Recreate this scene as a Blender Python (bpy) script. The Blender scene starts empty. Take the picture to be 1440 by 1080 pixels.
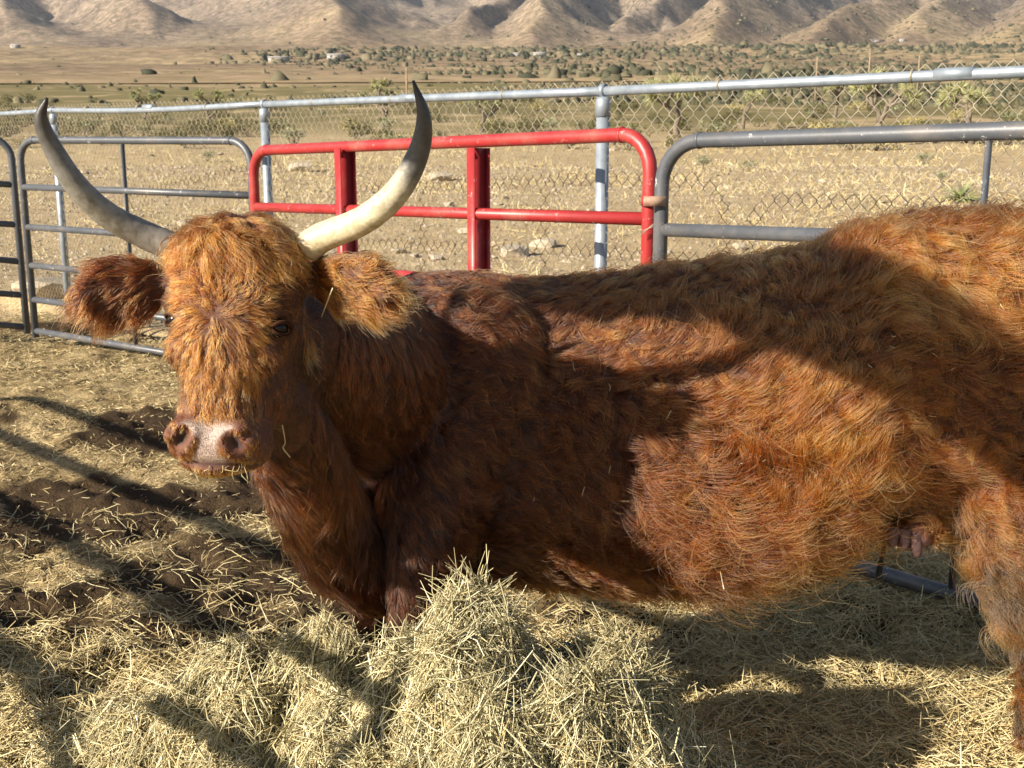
import bpy, bmesh, math, random
import numpy as np
from mathutils import Vector, kdtree
from mathutils.geometry import tessellate_polygon

random.seed(7)
RNG = np.random.default_rng(7)
R = math.radians
SC = bpy.context.scene
COL = SC.collection

# ------------------------------------------------------------------ camera, sky, sun
CAMZ, PITCH, F = 1.42, R(11.13), 1500.0
cam_d = bpy.data.cameras.new('camera')
cam = bpy.data.objects.new('camera', cam_d)
COL.objects.link(cam)
cam.location = (0, 0, CAMZ)
cam.rotation_euler = (R(90) - PITCH, 0, 0)
cam_d.sensor_width = 36.0
cam_d.sensor_fit = 'HORIZONTAL'
cam_d.lens = 36.0 * F / 1440.0
cam_d.clip_start = 0.05
cam_d.clip_end = 30000
cam_d.dof.use_dof = True
cam_d.dof.focus_distance = 2.1
cam_d.dof.aperture_fstop = 14.0
SC.camera = cam

SUN_AZ, SUN_EL = R(55), R(24)          # sun stands behind the camera, to the left
TO_SUN = Vector((-math.sin(SUN_AZ) * math.cos(SUN_EL), -math.cos(SUN_AZ) * math.cos(SUN_EL), math.sin(SUN_EL)))
w = bpy.data.worlds.new("World")
SC.world = w
w.use_nodes = True
nt = w.node_tree
bg = nt.nodes['Background']
sky = nt.nodes.new('ShaderNodeTexSky')
sky.sky_type = 'NISHITA'
sky.sun_disc = False
sky.sun_elevation = SUN_EL
sky.sun_rotation = math.atan2(TO_SUN.x, TO_SUN.y)
sky.altitude = 900
nt.links.new(sky.outputs[0], bg.inputs[0])
bg.inputs[1].default_value = 0.05
sd = bpy.data.lights.new('sun', 'SUN')
sd.energy = 5.0
sd.angle = R(0.53)
sd.color = (1.0, 0.90, 0.76)
so = bpy.data.objects.new('sun', sd)
COL.objects.link(so)
so.rotation_euler = TO_SUN.to_track_quat('Z', 'Y').to_euler()
SC.view_settings.view_transform = 'Standard'
SC.view_settings.look = 'None'
SC.view_settings.gamma = 1
SC.view_settings.use_curve_mapping = False
SC.view_settings.exposure = 1.3
SC.render.hair_type = 'STRIP'
SC.cycles.max_bounces = 7
SC.cycles.diffuse_bounces = 3
SC.cycles.glossy_bounces = 3
SC.cycles.transmission_bounces = 6


def P(px, py, y):
    """the point at forward distance y (metres) that lies along a given line of sight"""
    a, b = (px - 720) / F, (540 - py) / F
    d = Vector((a, math.cos(PITCH) + b * math.sin(PITCH), -math.sin(PITCH) + b * math.cos(PITCH)))
    return Vector((0, 0, CAMZ)) + d * (y / d.y)


# ------------------------------------------------------------------ helpers
def hash2(ix, iy, iz=0, seed=0):
    h = (ix.astype(np.int64) * 374761393 + iy.astype(np.int64) * 668265263 + np.asarray(iz).astype(np.int64) * 2147483647 + seed * 974711)
    h = (h ^ (h >> 13)) * 1274126177
    h = h & 0x7fffffff
    h = (h ^ (h >> 16)) & 0xffff
    return h / 65535.0


def vn2(x, y, seed=0):
    ix, iy = np.floor(x), np.floor(y)
    fx, fy = x - ix, y - iy
    fx = fx * fx * (3 - 2 * fx)
    fy = fy * fy * (3 - 2 * fy)
    a, b = hash2(ix, iy, 0, seed), hash2(ix + 1, iy, 0, seed)
    c, d = hash2(ix, iy + 1, 0, seed), hash2(ix + 1, iy + 1, 0, seed)
    return (a * (1 - fx) + b * fx) * (1 - fy) + (c * (1 - fx) + d * fx) * fy


def fbm(x, y, o=4, seed=0, ridged=False):
    t, a, n = 0, 0.5, 0
    for k in range(o):
        v = vn2(x * 2 ** k + 13.7 * k, y * 2 ** k - 7.1 * k, seed + k)
        if ridged:
            v = 1 - abs(2 * v - 1)
        t = t + a * v
        n += a
        a *= 0.5
    return t / n


def vn3(p, seed=0):
    i = np.floor(p)
    f = p - i
    f = f * f * (3 - 2 * f)
    r = 0
    for dx in (0, 1):
        for dy in (0, 1):
            for dz in (0, 1):
                wgt = (f[:, 0] if dx else 1 - f[:, 0]) * (f[:, 1] if dy else 1 - f[:, 1]) * (f[:, 2] if dz else 1 - f[:, 2])
                r = r + wgt * hash2(i[:, 0] + dx, i[:, 1] + dy, i[:, 2] + dz, seed)
    return r


def sstep(a, b, x):
    t = np.clip((x - a) / (b - a), 0, 1)
    return t * t * (3 - 2 * t)


def new_mesh(name, verts, faces, smooth=False):
    """faces: (n,3) or (n,4) array"""
    verts = np.asarray(verts, dtype=np.float32)
    faces = np.asarray(faces, dtype=np.int32)
    me = bpy.data.meshes.new(name)
    me.vertices.add(len(verts))
    me.vertices.foreach_set('co', verts.ravel())
    n, k = faces.shape
    me.loops.add(n * k)
    me.loops.foreach_set('vertex_index', faces.ravel())
    me.polygons.add(n)
    me.polygons.foreach_set('loop_start', np.arange(0, n * k, k, dtype=np.int32))
    if smooth:
        me.polygons.foreach_set('use_smooth', np.ones(n, dtype=bool))
    me.update(calc_edges=True)
    return me


def add_attr(me, name, arr):
    a = me.attributes.new(name, 'FLOAT', 'POINT')
    a.data.foreach_set('value', np.asarray(arr, dtype=np.float32).ravel())


def link(name, me, mat=None, parent=None, **props):
    o = bpy.data.objects.new(name, me)
    COL.objects.link(o)
    if mat is not None and me is not None and len(me.materials) == 0:
        me.materials.append(mat)
    if parent is not None:
        o.parent = parent
    for k, v in props.items():
        o[k] = v
    return o


def thing(name, loc, label, cat, group=None):
    o = bpy.data.objects.new(name, None)
    COL.objects.link(o)
    o.location = loc
    o.empty_display_size = 0.1
    o['label'] = label
    o['category'] = cat
    if group:
        o['group'] = group
    return o


def copy_thing(root, loc, rot=None, scale=None):
    r = root.copy()
    COL.objects.link(r)
    r.location = loc
    if rot is not None:
        r.rotation_euler = rot
    if scale is not None:
        r.scale = scale
    for ch in list(root.children):
        c = ch.copy()
        COL.objects.link(c)
        c.parent = r
        for g in list(ch.children):
            d = g.copy()
            COL.objects.link(d)
            d.parent = c
    return r


def catmull(pts, n):
    pts = np.asarray(pts, dtype=float)
    m = len(pts)
    if m == 2:
        t = np.linspace(0, 1, n)[:, None]
        return pts[0] * (1 - t) + pts[1] * t
    ext = np.vstack([2 * pts[0] - pts[1], pts, 2 * pts[-1] - pts[-2]])
    u = np.linspace(0, m - 1, n)
    i = np.minimum(u.astype(int), m - 2)
    t = (u - i)[:, None]
    p0, p1, p2, p3 = ext[i], ext[i + 1], ext[i + 2], ext[i + 3]
    return 0.5 * (2 * p1 + (p2 - p0) * t + (2 * p0 - 5 * p1 + 4 * p2 - p3) * t * t + (3 * p1 - p0 - 3 * p2 + p3) * t ** 3)


def tube_arrays(path, rad, seg=10, cap=True, flat=None, up=None):
    """tube along a path; rad scalar or per point; flat=(fu,fv) squashes the section"""
    path = np.asarray(path, dtype=float)
    n = len(path)
    rad = np.broadcast_to(np.asarray(rad, dtype=float), (n,))
    T = np.gradient(path, axis=0)
    T /= np.linalg.norm(T, axis=1)[:, None] + 1e-12
    ref = np.array(up if up is not None else ((0, 0, 1) if abs(T[0][2]) < 0.9 else (1, 0, 0)), dtype=float)
    U = np.zeros_like(path)
    for i in range(n):
        u = ref - T[i] * ref.dot(T[i])
        u /= np.linalg.norm(u) + 1e-12
        U[i] = u
        if up is None:
            ref = u
    V = np.cross(T, U)
    fu, fv = flat if flat is not None else (1, 1)
    a = np.linspace(0, 2 * math.pi, seg, endpoint=False)
    ring = (np.cos(a)[None, :, None] * U[:, None, :] * fu + np.sin(a)[None, :, None] * V[:, None, :] * fv) * rad[:, None, None]
    verts = (path[:, None, :] + ring).reshape(-1, 3)
    i = np.arange(n - 1)[:, None] * seg
    j = np.arange(seg)[None, :]
    j2 = (j + 1) % seg
    F4 = np.stack([i + j, i + j2, i + seg + j2, i + seg + j], -1).reshape(-1, 4)
    if cap:
        c0, c1 = len(verts), len(verts) + 1
        verts = np.vstack([verts, path[0], path[-1]])
        jj = np.arange(seg)
        k2 = (jj + 1) % seg
        A = np.stack([np.full(seg, c0), k2, jj, jj], -1)
        B = np.stack([np.full(seg, c1), (n - 1) * seg + jj, (n - 1) * seg + k2, (n - 1) * seg + k2], -1)
        return verts, F4, A[:, :3], B[:, :3]
    return verts, F4, None, None


class MB:
    """collects triangles"""
    def __init__(s):
        s.v, s.f, s.n = [], [], 0

    def add(s, v, f):
        f = np.asarray(f)
        if f.shape[1] == 4:
            f = np.vstack([f[:, [0, 1, 2]], f[:, [0, 2, 3]]])
        s.v.append(np.asarray(v, dtype=float))
        s.f.append(f + s.n)
        s.n += len(v)

    def tube(s, path, rad, seg=10, **k):
        v, q, a, b = tube_arrays(path, rad, seg, **k)
        fs = [q[:, [0, 1, 2]], q[:, [0, 2, 3]]]
        if a is not None:
            fs += [a, b]
        s.add(v, np.vstack(fs))

    def ball(s, c, r, seg=14, rings=8, M=None):
        r = np.broadcast_to(np.asarray(r, dtype=float), (3,))
        th = np.linspace(0, math.pi, rings + 1)
        ph = np.linspace(0, 2 * math.pi, seg, endpoint=False)
        v = np.array([[math.sin(t) * math.cos(p), math.sin(t) * math.sin(p), math.cos(t)] for t in th for p in ph]) * r
        if M is not None:
            v = v @ np.asarray(M).T
        i = np.arange(rings)[:, None] * seg
        j = np.arange(seg)[None, :]
        j2 = (j + 1) % seg
        s.add(v + np.asarray(c), np.stack([i + j, i + seg + j, i + seg + j2, i + j2], -1).reshape(-1, 4))

    def box(s, lo, hi):
        x0, y0, z0 = lo
        x1, y1, z1 = hi
        v = [(x0, y0, z0), (x1, y0, z0), (x1, y1, z0), (x0, y1, z0), (x0, y0, z1), (x1, y0, z1), (x1, y1, z1), (x0, y1, z1)]
        s.add(v, [(0, 3, 2, 1), (4, 5, 6, 7), (0, 1, 5, 4), (1, 2, 6, 5), (2, 3, 7, 6), (3, 0, 4, 7)])

    def mesh(s, name, smooth=True):
        return new_mesh(name, np.vstack(s.v), np.vstack(s.f), smooth)


# ------------------------------------------------------------------ materials
def mat(name):
    m = bpy.data.materials.new(name)
    m.use_nodes = True
    n = m.node_tree.nodes
    return m, n, m.node_tree.links, n['Principled BSDF']


def ramp(n, stops):
    r = n.new('ShaderNodeValToRGB')
    while len(r.color_ramp.elements) < len(stops):
        r.color_ramp.elements.new(0.5)
    for e, (p, c) in zip(r.color_ramp.elements, stops):
        e.position = p
        e.color = (*c, 1)
    return r


def noise(n, l, scale, detail=4, rough=0.6, vec=None, kind='Object'):
    t = n.new('ShaderNodeTexCoord')
    x = n.new('ShaderNodeTexNoise')
    x.inputs['Scale'].default_value = scale
    x.inputs['Detail'].default_value = detail
    x.inputs['Roughness'].default_value = rough
    l.new(vec if vec is not None else t.outputs[kind], x.inputs['Vector'])
    return x


def mixc(n, l, fac, a, b, mode='MIX'):
    m = n.new('ShaderNodeMix')
    m.data_type = 'RGBA'
    m.blend_type = mode
    for s, v in ((m.inputs[0], fac), (m.inputs[6], a), (m.inputs[7], b)):
        if isinstance(v, (int, float)):
            s.default_value = v
        elif isinstance(v, tuple):
            s.default_value = (*v, 1)
        else:
            l.new(v, s)
    return m.outputs[2]


def bump(n, l, h, b, dist, strength=1.0):
    x = n.new('ShaderNodeBump')
    x.inputs['Distance'].default_value = dist
    x.inputs['Strength'].default_value = strength
    l.new(h, x.inputs['Height'])
    l.new(x.outputs[0], b.inputs['Normal'])


def simple(name, stops, scale, rough=0.6, metal=0.0, bd=0.0, detail=5, spec=0.5):
    m, n, l, b = mat(name)
    x = noise(n, l, scale, detail)
    r = ramp(n, stops)
    l.new(x.outputs['Fac'], r.inputs[0])
    l.new(r.outputs[0], b.inputs['Base Color'])
    b.inputs['Roughness'].default_value = rough
    b.inputs['Metallic'].default_value = metal
    b.inputs['Specular IOR Level'].default_value = spec
    if bd:
        bump(n, l, x.outputs['Fac'], b, bd)
    return m


def attr_mat(name, stops, rough=0.7, sub=0.0, attr='tone', spec=0.3, nscale=None):
    m, n, l, b = mat(name)
    a = n.new('ShaderNodeAttribute')
    a.attribute_name = attr
    r = ramp(n, stops)
    l.new(a.outputs['Fac'], r.inputs[0])
    c = r.outputs[0]
    if nscale:
        x = noise(n, l, nscale, 3)
        c = mixc(n, l, x.outputs['Fac'], c, tuple(v * 0.5 for v in stops[len(stops) // 2][1]))
    l.new(c, b.inputs['Base Color'])
    b.inputs['Roughness'].default_value = rough
    b.inputs['Specular IOR Level'].default_value = spec
    return m


def painted(name, base, chip, rust=None, rough=0.42):
    m, n, l, b = mat(name)
    x = noise(n, l, 9, 6, 0.7)
    r = ramp(n, [(0.35, tuple(c * 0.78 for c in base)), (0.65, base)])
    l.new(x.outputs['Fac'], r.inputs[0])
    y = noise(n, l, 26, 5, 0.75)
    k = ramp(n, [(0.63, (0, 0, 0)), (0.66, (1, 1, 1))])
    l.new(y.outputs['Fac'], k.inputs[0])
    c = mixc(n, l, k.outputs[0], r.outputs[0], chip)
    if rust:
        z = noise(n, l, 5, 7, 0.8)
        q = ramp(n, [(0.6, (0, 0, 0)), (0.72, (1, 1, 1))])
        l.new(z.outputs['Fac'], q.inputs[0])
        c = mixc(n, l, q.outputs[0], c, rust)
    d = noise(n, l, 3, 6, 0.7)
    dr = ramp(n, [(0.5, (0, 0, 0)), (1.0, (.6, .6, .6))])
    l.new(d.outputs['Fac'], dr.inputs[0])
    c = mixc(n, l, dr.outputs[0], c, (0.36, 0.28, 0.19))
    l.new(c, b.inputs['Base Color'])
    b.inputs['Roughness'].default_value = rough
    bump(n, l, y.outputs['Fac'], b, 0.0012, 0.6)
    return m


M_RED = painted('red_paint', (0.36, 0.028, 0.028), (0.42, 0.24, 0.22))
M_GREY = painted('grey_paint', (0.085, 0.092, 0.105), (0.45, 0.45, 0.45), rough=0.42)
M_TAN = simple('tan_plate', [(0.35, (0.20, 0.075, 0.05)), (0.6, (0.36, 0.25, 0.17))], 20, 0.6)
M_GALV = simple('galvanised_pipe', [(0.3, (0.20, 0.235, 0.275)), (0.7, (0.34, 0.38, 0.42))], 14, 0.45, 0.35, 0.0006)
M_WIRE = simple('galvanised_wire', [(0.3, (0.20, 0.17, 0.12)), (0.7, (0.40, 0.35, 0.26))], 9, 0.5, 0.3)

# straw, chips
M_STRAW = attr_mat('straw', [(0.0, (0.16, 0.11, 0.045)), (0.25, (0.40, 0.30, 0.13)), (0.6, (0.62, 0.51, 0.26)), (1.0, (0.80, 0.70, 0.42))], 0.62)
M_HAY = attr_mat('hay', [(0.0, (0.11, 0.095, 0.045)), (0.3, (0.31, 0.27, 0.14)), (0.65, (0.55, 0.49, 0.28)), (1.0, (0.78, 0.72, 0.48))], 0.62)
M_CHIP = attr_mat('trampled_chips', [(0.0, (0.10, 0.07, 0.035)), (0.5, (0.46, 0.36, 0.18)), (1.0, (0.74, 0.62, 0.36))], 0.8)

# ------------------------------------------------------------------ ground
ZR = np.array([0, 4.5, 15, 40, 75, 150, 300, 600, 1200, 2500, 4000, 6000, 9500, 14000.])
ZZ = np.array([0, 0, .33, 1.75, 4.3, 10.8, 24.5, 53, 114, 270, 500, 870, 1650, 2500.])
ZX = np.log(ZR + 3)


def base_z(r):
    return np.interp(np.log(np.maximum(r, 0) + 3), ZX, ZZ)


# spurs of the range: centre px, drift, half width px, start distance, length, height
SPURS = [(70, -40, 150, 3300, .9), (-120, 0, 150, 3300, 1), (235, -70, 120, 3200, 1.0), (330, -10, 60, 4300, .8),
         (505, -60, 215, 2500, .85), (430, 80, 120, 4600, 1.1), (640, 70, 85, 3000, .75), (755, 20, 125, 2600, .85), (850, 60, 85, 3300, .9),
         (990, 30, 130, 2300, .72), (930, -70, 90, 3700, 1.1), (1120, 70, 130, 2200, .62), (1260, 30, 150, 2600, .66),
         (1400, 50, 170, 2200, .62), (1560, 0, 190, 2400, .7), (1750, 0, 220, 2600, .9), (2000, 0, 260, 2600, 1),
         (-330, 0, 200, 3000, 1), (-600, 0, 260, 3000, 1), (2400, 0, 350, 2600, 1), (-1000, 0, 350, 3000, 1)]


def ground_z(x, y):
    r = np.hypot(x, y)
    yy = np.maximum(y, 0.2 * r)
    z = base_z(yy)
    # gentle roughness growing outwards
    z = z + (fbm(x / 9, y / 9, 3, 5) - 0.5) * 0.35 * sstep(9, 30, r)
    z = z + (fbm(x / 60, y / 60, 4, 6) - 0.5) * 3.0 * sstep(60, 250, r)
    z = z + (fbm(x / 260, y / 260, 5, 8) - 0.5) * 26 * sstep(500, 1500, r)
    px = 720 + 1500 * x / np.maximum(y, 0.15 * r)
    M = np.zeros_like(z)
    S = np.zeros_like(z)
    wob = (fbm(x / 900, y / 900, 3, 21) - 0.5)
    wob2 = (fbm(x / 260, y / 260, 3, 22) - 0.5)
    for (c, k, wd, d0, A) in SPURS:
        t = np.maximum(r - d0, 0) / 1000
        cc = c + k * t + wob * 110 + wob2 * 26
        wdd = wd * (0.55 + 0.45 * sstep(0, 1.6, t))
        q = np.clip(1 - np.abs(px - cc) / wdd, 0, 1)
        q = q - 0.12 * np.sin(q * math.pi)
        M = np.maximum(M, A * (95 * t / (t + .5) + 95 * t) * (q * q * (3 - 2 * q) * .45 + q * .55))
    z = z + M
    up = sstep(2200, 3600, r)
    gul = fbm(x / 420 + 3, y / 560, 5, 31, True)
    z = z + (gul - 0.60) * 75 * up
    z = z + (fbm(x / 120, y / 150, 4, 33) - 0.5) * 26 * up
    return z


def pen_amount(x, y):      # 1 inside the pen
    return 1 - sstep(5.45, 5.75, x + y)


th = np.unique(np.concatenate([np.linspace(-34, 34, 560), np.linspace(34, 326, 120)]))[:-1]
rr = np.concatenate([np.linspace(0.0, 4, 14)[:-1], np.geomspace(4, 8200, 460)])
TH, RR = np.meshgrid(np.radians(th), rr)
GX, GY = RR * np.sin(TH), RR * np.cos(TH)
GZ = ground_z(GX, GY)
GZ = GZ + (fbm(GX / 0.8, GY / 0.8, 4, 3) - 0.5) * 0.09 * (1 - pen_amount(GX, GY)) * (1 - sstep(40, 90, RR)) - 0.10 * pen_amount(GX, GY)
nr, nth = GX.shape
i = np.arange(nr - 1)[:, None] * nth
j = np.arange(nth)[None, :]
j2 = (j + 1) % nth
faces = np.stack([i + j, i + nth + j, i + nth + j2, i + j2], -1).reshape(-1, 4)
me = new_mesh('desert_ground', np.stack([GX, GY, GZ], -1).reshape(-1, 3), faces, True)


def desert_material():
    m, n, l, b = mat('desert')
    t = n.new('ShaderNodeTexCoord')
    near = noise(n, l, 1.6, 8, 0.7)
    cn = ramp(n, [(0.25, (0.31, 0.215, 0.115)), (0.5, (0.46, 0.345, 0.19)), (0.75, (0.57, 0.455, 0.27))])
    l.new(near.outputs['Fac'], cn.inputs[0])
    peb = noise(n, l, 34, 4, 0.7)
    pr = ramp(n, [(0.40, (0.45, 0.45, 0.45)), (0.52, (1, 1, 1)), (0.66, (1.25, 1.25, 1.3))])
    l.new(peb.outputs['Fac'], pr.inputs[0])
    cn2 = mixc(n, l, 1.0, cn.outputs[0], pr.outputs[0], 'MULTIPLY')
    # far land
    far = noise(n, l, 0.0022, 9, 0.62)
    cf = ramp(n, [(0.3, (0.19, 0.13, 0.085)), (0.5, (0.31, 0.22, 0.135)), (0.7, (0.46, 0.345, 0.19))])
    l.new(far.outputs['Fac'], cf.inputs[0])
    sp = noise(n, l, 0.05, 6, 0.8)
    sr = ramp(n, [(0.42, (1.05, 1.05, 1.05)), (0.55, (0.40, 0.43, 0.38))])
    l.new(sp.outputs['Fac'], sr.inputs[0])
    cf2 = mixc(n, l, 0.8, cf.outputs[0], sr.outputs[0], 'MULTIPLY')
    sep = n.new('ShaderNodeSeparateXYZ')
    l.new(t.outputs['Object'], sep.inputs[0])
    # the flat beyond 60 m carries dark olive scrub cover up to some 260 m
    def rng_(a, b_):
        k = n.new('ShaderNodeMapRange')
        k.inputs[1].default_value = a
        k.inputs[2].default_value = b_
        k.clamp = True
        l.new(sep.outputs['Y'], k.inputs[0])
        return k.outputs[0]
    hv_ = noise(n, l, 0.004, 6, 0.7)
    hr = ramp(n, [(0.35, (0.20, 0.15, 0.12)), (0.6, (0.34, 0.26, 0.19))])
    l.new(hv_.outputs['Fac'], hr.inputs[0])
    hs = mixc(n, l, 1.0, hr.outputs[0], sr.outputs[0], 'MULTIPLY')
    cf2 = mixc(n, l, rng_(2200, 3600), cf2, hs)
    c = mixc(n, l, rng_(70, 500), cn2, cf2)
    sc = noise(n, l, 0.10, 6, 0.7)
    sk = ramp(n, [(0.36, (0, 0, 0)), (0.50, (1, 1, 1))])
    l.new(sc.outputs['Fac'], sk.inputs[0])
    a1, a2 = rng_(60, 85), rng_(330, 230)
    mm = n.new('ShaderNodeMath')
    mm.operation = 'MULTIPLY'
    l.new(a1, mm.inputs[0])
    l.new(a2, mm.inputs[1])
    m2 = n.new('ShaderNodeMath')
    m2.operation = 'MULTIPLY'
    l.new(mm.outputs[0], m2.inputs[0])
    l.new(sk.outputs[0], m2.inputs[1])
    c = mixc(n, l, m2.outputs[0], c, (0.16, 0.135, 0.06))
    l.new(c, b.inputs['Base Color'])
    b.inputs['Roughness'].default_value = 0.95
    b.inputs['Specular IOR Level'].default_value = 0.1
    bump(n, l, peb.outputs['Fac'], b, 0.02, 0.8)
    return m


M_DESERT = desert_material()
link('desert_ground', me, M_DESERT, kind='structure')


# pen floor: fine sheet in coordinates along and across the fences
def pile_h(x, y):
    """height of the heap of hay"""
    w1 = fbm(x / .16, y / .16, 4, 55) - .5
    w2 = fbm(x / .07, y / .07, 3, 56) - .5
    sx = np.where(x < 0, .46, .36)
    sy = np.where(y > 1.95, .30, .95)
    broad = .355 * np.exp(-(x / sx) ** 2 - ((y - 1.95) / sy) ** 2)
    broad = broad + .13 * np.exp(-((x + .62) / .45) ** 2 - ((y - 2.25) / .42) ** 2)
    broad = broad + .10 * np.exp(-((x + .36) / .26) ** 2 - ((y - 2.10) / np.where(y > 2.1, .2, .42)) ** 2) + .12 * np.exp(-((x + .62) / .3) ** 2 - ((y - 2.2) / .3) ** 2)
    xc = x + .10 * w1
    yc = y + .12 * w1
    xs = [-.30, -.23, -.165, -.09, -.03, 0.01, .05, .10, .15, .21, .27, .33, .42, .52]
    zs = [-.08, -.06, .03, .14, .15, .10, .10, .155, .205, .215, .18, .11, .04, 0]
    crest = np.interp(xc, xs, zs) * np.where(yc > 1.93, np.exp(-((yc - 1.93) / .17) ** 2), np.exp(-((yc - 1.93) / .26) ** 2))
    lumps = (.24 * w1 + .10 * w2) * sstep(.05, .3, broad)
    return np.maximum(broad + crest + lumps, 0)


def dung(x, y):
    zone = np.exp(-(((x + 1.35) / 1.0) ** 2 + ((y - 4.1) / 1.25) ** 2))
    return sstep(.50, .62, fbm(x / .42, y / .42, 4, 90) + .26 * zone - .05)


def floor_z(x, y):
    z = base_z(np.maximum(y, 0))
    z = z + (fbm(x / .7, y / .7, 3, 40) - .5) * .07
    z = z + (fbm(x / .11, y / .11, 4, 41) - .5) * .055 * (1 - 0.4 * sstep(4, 7, y)) * (1 + 1.3 * dung(x, y))
    straw_side = sstep(0.1, 0.7, x + 0.25 * (3.0 - y)) * (1 - sstep(3.3, 4.2, y))
    z = z - .14 * np.exp(-(((x - 1.05) / .9) ** 2 + ((y - 3.2) / .75) ** 2)) + straw_side * 0.05 + 0.05 * (fbm(x / .35, y / .35, 3, 43) - .35) * straw_side
    z = z + 0.10 * np.exp(-(((x - 1.35) / .5) ** 2 + ((y - 2.0) / .35) ** 2))
    return z + pile_h(x, y)


sA = np.arange(-2.2, 5.62, 0.026)
qA = np.arange(-9.5, 3.6, 0.03)
S_, Q_ = np.meshgrid(sA, qA)
# s = x + y ; q = (x - y)/sqrt2
FX = S_ / 2 + Q_ / math.sqrt(2)
FY = S_ / 2 - Q_ / math.sqrt(2)
FZ = floor_z(FX, FY) - 0.12 * sstep(5.50, 5.62, S_)
a_, b_ = FX.shape
i = np.arange(a_ - 1)[:, None] * b_
j = np.arange(b_ - 1)[None, :]
faces = np.stack([i + j, i + b_ + j, i + b_ + j + 1, i + j + 1], -1).reshape(-1, 4)[:, ::-1]
me = new_mesh('pen_floor', np.stack([FX, FY, FZ], -1).reshape(-1, 3), faces, True)
add_attr(me, 'dung', dung(FX, FY))


def floor_material():
    m, n, l, b = mat('pen_floor')
    x = noise(n, l, 5, 8, 0.75)
    r = ramp(n, [(0.36, (0.05, 0.033, 0.018)), (0.46, (0.29, 0.22, 0.11)), (0.60, (0.52, 0.41, 0.225))])
    l.new(x.outputs['Fac'], r.inputs[0])
    y = noise(n, l, 110, 3, 0.7)
    k = ramp(n, [(0.35, (0.45, 0.42, 0.4)), (0.6, (1.25, 1.2, 1.1))])
    l.new(y.outputs['Fac'], k.inputs[0])
    dg_ = n.new('ShaderNodeAttribute')
    dg_.attribute_name = 'dung'
    c = mixc(n, l, dg_.outputs['Fac'], r.outputs[0], (0.06, 0.04, 0.022))
    l.new(mixc(n, l, 1.0, c, k.outputs[0], 'MULTIPLY'), b.inputs['Base Color'])
    b.inputs['Roughness'].default_value = 0.95
    b.inputs['Specular IOR Level'].default_value = 0.15
    bump(n, l, y.outputs['Fac'], b, 0.012, 0.9)
    return m


link('pen_floor', me, floor_material(), kind='structure')


# ------------------------------------------------------------------ straw makers
def straw_field(name, cx, cy, length, width, tilt, tone, m, parent=None, lift=0.004, zfun=floor_z, bend=0.25, segs=2, flow=None, **props):
    """many bent stalks as one mesh: each stalk three rings of three corners"""
    n = len(cx)
    az = RNG.uniform(0, 2 * math.pi, n) if flow is None else 7.5 * fbm(cx / flow, cy / flow, 2, 88) * 2 + RNG.normal(0, .75, n)
    if flow is not None:
        tilt = tilt + 1.1 * (fbm(cx / .09, cy / .09, 2, 89) - .45)
    d = np.stack([np.cos(az) * np.cos(tilt), np.sin(az) * np.cos(tilt), np.sin(tilt)], -1)
    z = zfun(cx, cy)
    # lay along the slope
    e = 0.02
    gx = (zfun(cx + e, cy) - zfun(cx - e, cy)) / (2 * e)
    gy = (zfun(cx, cy + e) - zfun(cx, cy - e)) / (2 * e)
    gx, gy = np.clip(gx, -1.5, 1.5), np.clip(gy, -1.5, 1.5)
    d[:, 2] += gx * d[:, 0] + gy * d[:, 1]
    d /= np.linalg.norm(d, axis=1)[:, None]
    mid = np.stack([cx, cy, z + lift + RNG.uniform(0, 1, n) ** 2 * 0.02 + np.abs(np.sin(tilt)) * length * .32], -1)
    side = np.cross(d, [0, 0, 1.0])
    side /= np.linalg.norm(side, axis=1)[:, None] + 1e-9
    up = np.cross(side, d)
    kb = (RNG.normal(0, bend, n) * length)[:, None]
    ku = (RNG.normal(0, bend * .5, n) * length)[:, None]
    kink = RNG.uniform(-.4, .4, n)[:, None]
    V = []
    for k in range(segs + 1):
        u = 2 * k / segs - 1
        c = mid + d * (length / 2)[:, None] * u + (side * kb + up * ku) * (.5 * (1 - u * u) + kink * u * (1 - u * u))
        ww = (width * (.62 if 0 < k < segs else .42))[:, None]
        V += [c + side * ww, c - side * ww * .5 + up * ww * .8, c - side * ww * .5 - up * ww * .8]
    V = np.stack(V, 1).reshape(-1, 3)
    nvp = 3 * (segs + 1)
    f = []
    for k in range(0, 3 * segs, 3):
        for a in range(3):
            b2 = (a + 1) % 3
            f += [(k + a, k + b2, k + 3 + b2), (k + a, k + 3 + b2, k + 3 + a)]
    f = np.array(f)
    Fs = (f[None] + (np.arange(n) * nvp)[:, None, None]).reshape(-1, 3)
    me = new_mesh(name, V, Fs, False)
    add_attr(me, 'tone', np.repeat(tone, nvp))
    return link(name, me, m, parent, **props)


def in_view(x, y, m=0.12, zmin=0.0):
    return (np.abs(x) < (0.5 + m) * y + 0.25) & (y > 1.05)


# loose chips over the left and middle floor
n = 130000
y = 1.5 + RNG.uniform(0, 1, n) ** 1.3 * 8.0
x = RNG.uniform(-.62, .62, n) * y
k = (x + y < 5.5) & in_view(x, y)
x, y = x[k], y[k]
n = len(x)
dens = fbm(x / .35, y / .35, 3, 92)
k = RNG.uniform(0, 1, n) < np.clip(0.35 + 1.7 * (dens - .30), .2, 1) * (1 - .88 * dung(x, y))
x, y = x[k], y[k]
n = len(x)
straw_field('straw_chips', x, y, (.010 + .045 * RNG.uniform(0, 1, n) ** 2.2) * (1 + .04 * y), RNG.uniform(.0014, .0036, n) * (0.8 + .12 * y), RNG.normal(0, .35, n), np.clip(RNG.normal(.5, .27, n), 0, 1), M_CHIP, bend=.12,
            kind='stuff', label='short trampled straw chips over the pen floor', category='straw')

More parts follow.
